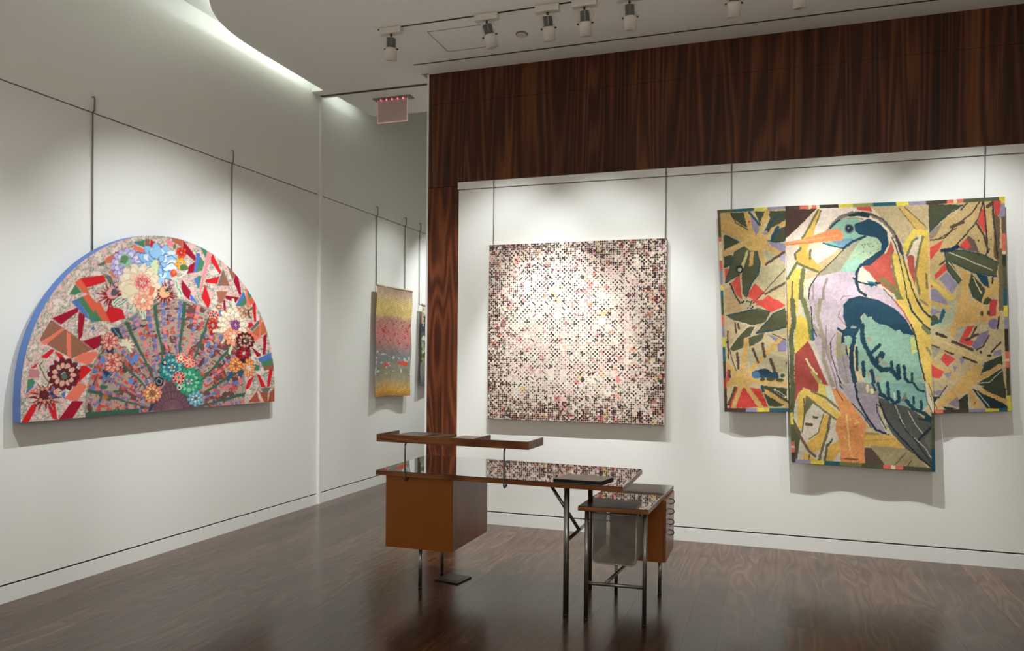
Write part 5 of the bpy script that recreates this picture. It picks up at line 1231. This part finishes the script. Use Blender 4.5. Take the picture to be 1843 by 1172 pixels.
    hem((1304,741), (1291,378), 5.5, [40,20,30,26,18,20,20,30,14,10,26,18,34,8,10,10,90], [K_, (160,60,50), K_, T_, Y_, L_, S_, G, T_, Y_, L_, S_, W_, S_, G, G, (96,84,56)])
    hem((1421,741), (1304,741), 6, [36,22,20,40], [T_, Y_, L_, K_])
    hem((1683,743), (1820,740), -5.5, [14,46,30,24,44], [S_, K_, L_, Y_, T_])
    hem((1808,354), (1813,560), 7, [12,24,30,32,6,22,40,30,30], [Y_, L_, (110,86,66), S_, W_, (60,60,44), G, T_, Y_])
    hem((1813,560), (1820,740), 7, [10,22,40,14,4,12,50,20], [Y_, L_, (60,50,40), S_, W_, S_, (76,76,50), Y_])
    hem((1425,832), (1682,849), -7, [34,24,28,40,38,14,8,14,60], [L_, Y_, T_, (120,122,78), (84,84,60), S_, W_, S_, (84,80,60)])
    hem((1425,832), (1420,741), 7, [18,8,4,8,30,22,20], [(70,66,50), S_, W_, S_, G, Y_, (52,60,50)])
    hem((1682,743), (1682,849), 7, [14,50,44], [(70,70,44), (78,88,52), (30,76,92)])
    # cloth weave mottling
    mot = .90 + .2 * fnoise(c.X * .35, c.Y * .35, 40)
    fine = .965 + .07 * rng.random(c.X.shape)
    c.a = np.clip(c.a * (mot * fine)[..., None], 0, 255)
    return c
birdc = paint_bird()
KY = YF - .05
Hb = homography([(-.438, 2.701), (1.58, 2.693), (1.160, .685), (.157, .701)], [(1291, 378), (1808, 354), (1682, 849), (1425, 832)])
kim = empty('bird_kimono', (.62, YF - .03, .69), 'kimono-shaped painted cloth showing a large heron among branches and leaves', 'wall art')
TL, S1T, S2T, TR = (-.438, 2.701), (.079, 2.703), (1.084, 2.690), (1.58, 2.693)
BLs, S1B, S2B, BRs = (-.360, 1.080), (.128, 1.096), (1.150, 1.118), (1.647, 1.150)
BL, BR = (.157, .700), (1.160, .685)
def patch(tl, tr, br, bl, nu, nv, bow_l=0, bow_r=0):
    s_ = np.linspace(0, 1, nu); q = np.linspace(0, 1, nv); S, Q = np.meshgrid(s_, q)
    X = (tl[0] * (1 - S) + tr[0] * S) * (1 - Q) + (bl[0] * (1 - S) + br[0] * S) * Q
    Z = (tl[1] * (1 - S) + tr[1] * S) * (1 - Q) + (bl[1] * (1 - S) + br[1] * S) * Q
    X += (bow_l * (1 - S) + bow_r * S) * np.sin(Q * PI)
    return X, Z
def drape(X, Z):
    hang = np.clip((2.7 - Z) / 1.6, 0, 1.4)
    y = KY - .014 * hang - .006 * hang * np.sin(X * 6.3 + 1.1) - .004 * hang * np.sin(X * 15 + Z * 4) - .0022 * np.sin(Z * 21 + X * 9) - .004 * (fnoise(X * 6 + 9, Z * 6 + 9, 50) - .5) * 2
    y += .010 * np.exp(-((X - Z * -.9 - 1.0) / .03) ** 2) * (Z < .98) * 0
    return y
M['batik'] = cloth_material('painted_silk_cotton', .72, .5, 260)
def kpatch(name, args, nu, nv, shift=0):
    X, Z = patch(*args[:4], nu, nv, *args[4:])
    px, py = apply_h(Hb, X.ravel(), Z.ravel())
    V = np.stack([X.ravel(), drape(X, Z).ravel() + shift, Z.ravel()], 1) - np.array(kim.location)
    return cloth(name, V, grid_faces(nu, nv)[:, ::-1], birdc.sample(px, py), M['batik'], kim, gain=.84)
kpatch('sleeve', (TL, S1T, S1B, BLs, .004, 0), 170, 480)
kpatch('body', (S1T, S2T, BR, BL, -.003, .004), 340, 620, -.0015)
kpatch('sleeve', (S2T, TR, BRs, S2B, 0, -.004), 190, 480)
o = MB().tube([(-.40, YF - .022, 2.68), (1.55, YF - .022, 2.68)], .010, 10).build('hanging_batten', M['groove']); adopt(kim, o)

# ---------------------------------------------------------------- woven hangings in the corridor
def paint_weave(W, Hh, stops, sd, chev=True):
    J, I = np.meshgrid(np.arange(Hh), np.arange(W), indexing='ij')
    u = I / W; v = J / Hh
    vv = v + .03 * (fnoise(u * 4, v * 3, sd) - .5) + .012 * (rng.random(v.shape) - .5)
    pos = np.array([s[0] for s in stops]); img = np.stack([np.interp(vv, pos, [s[1][k] for s in stops]) for k in range(3)], -1)
    if chev:
        z = (np.abs(((u * 9) % 1) - .5) * 2 + v * 46) % 1
        img *= (1 - .16 * (z < .5))[..., None]
    img *= (.88 + .24 * fnoise(u * 26, v * 40, sd + 1))[..., None]
    return np.clip(img, 0, 255), u, v
im1, u, v = paint_weave(150, 240, [(0,(176,150,128)),(.06,(196,166,140)),(.10,(214,186,140)),(.17,(232,204,128)),(.26,(226,194,128)),(.30,(196,148,130)),(.42,(206,134,128)),(.52,(196,138,130)),(.58,(168,146,144)),(.64,(150,152,150)),(.72,(166,160,152)),(.76,(160,154,130)),(.84,(172,160,134)),(.90,(206,170,110)),(.95,(226,172,84)),(1,(196,140,66))], 61)
red = (np.abs(v - .715 + .04 * (u - .3) + .03 * (fnoise(u * 9, v * 3, 71) - .5)) < .012 + .012 * np.sin(u * 9)) & (u > .25) & (u < .92); im1[red] = (222, 96, 70)
spk = (fnoise(u * 22, v * 34, 72) > .68) & (v > .3) & (v < .56); im1[spk] = (178, 60, 80)
wt = (fnoise(u * 14, v * 40, 73) > .66) & (v > .58) & (v < .8); im1[wt] = (206, 206, 200)
def hanging(name, X0, y0t, y1t, y0b, y1b, z1, z0, img, label, mat):
    Hh, W = img.shape[:2]
    r = empty(name, (X0, (y0b + y1b) / 2, z0), label, 'wall hanging')
    q = np.linspace(0, 1, Hh)[:, None]; s_ = np.linspace(0, 1, W)[None, :]
    Yy = (y0t * (1 - s_) + y1t * s_) * (1 - q) + (y0b * (1 - s_) + y1b * s_) * q
    Zz = z1 * (1 - q) + z0 * q + 0 * s_ + .012 * q * np.sin(s_ * 5)
    Xx = X0 + .012 * np.sin(s_ * 6 + q * 2) * q + .006 * np.sin(q * 14) + .008 * (fnoise(s_ * 4 + q * 0, q * 8 + s_ * 0, 80) - .5)
    V = np.stack([Xx.ravel(), Yy.ravel(), Zz.ravel()], 1) - np.array(r.location)
    cloth('woven_cloth', V, grid_faces(W, Hh)[:, ::-1], img.reshape(-1, 3), mat, r)
    o = MB().tube([(X0 - .004, y0t + .005, z1 - .012), (X0 - .004, y1t - .005, z1 - .010)], .012, 10).build('top_roll', new_mat('rolled_linen', rgb(196, 176, 156), .8, var=.2, vscale=40)); adopt(r, o)
    return r
M['weave'] = cloth_material('handwoven_wool', .85, .6, 380)
hanging('woven_hanging', XL + .07, 7.15, 7.99, 7.105, 7.92, 2.315, 1.025, im1, 'long woven hanging banded yellow, pink, grey and orange on the corridor wall', M['weave'])
im2, u, v = paint_weave(110, 200, [(0,(176,160,134)),(.2,(190,172,140)),(.3,(120,116,104)),(.4,(72,80,90)),(.5,(150,150,120)),(.62,(166,168,110)),(.75,(150,140,130)),(.85,(120,116,112)),(1,(44,44,46))], 66, False)
for k, cc in enumerate([(206,90,60), (60,66,76), (214,206,186), (90,104,60)]):
    mk = fnoise(u * 6 + k * 9, v * 12, 90 + k) > .66
    if k == 0: mk &= np.abs(v - .2) < .08
    im2[mk & (v < .8)] = cc
im2[(v > .8) & (((u * 14 + v * 30) % 1) < .35)] = (150, 148, 146)
hanging('woven_hanging', XL + .07, 8.24, 9.05, 8.195, 9.0, 2.17, 1.12, im2, 'dark mottled woven hanging half hidden behind the timber pier', M['weave'])
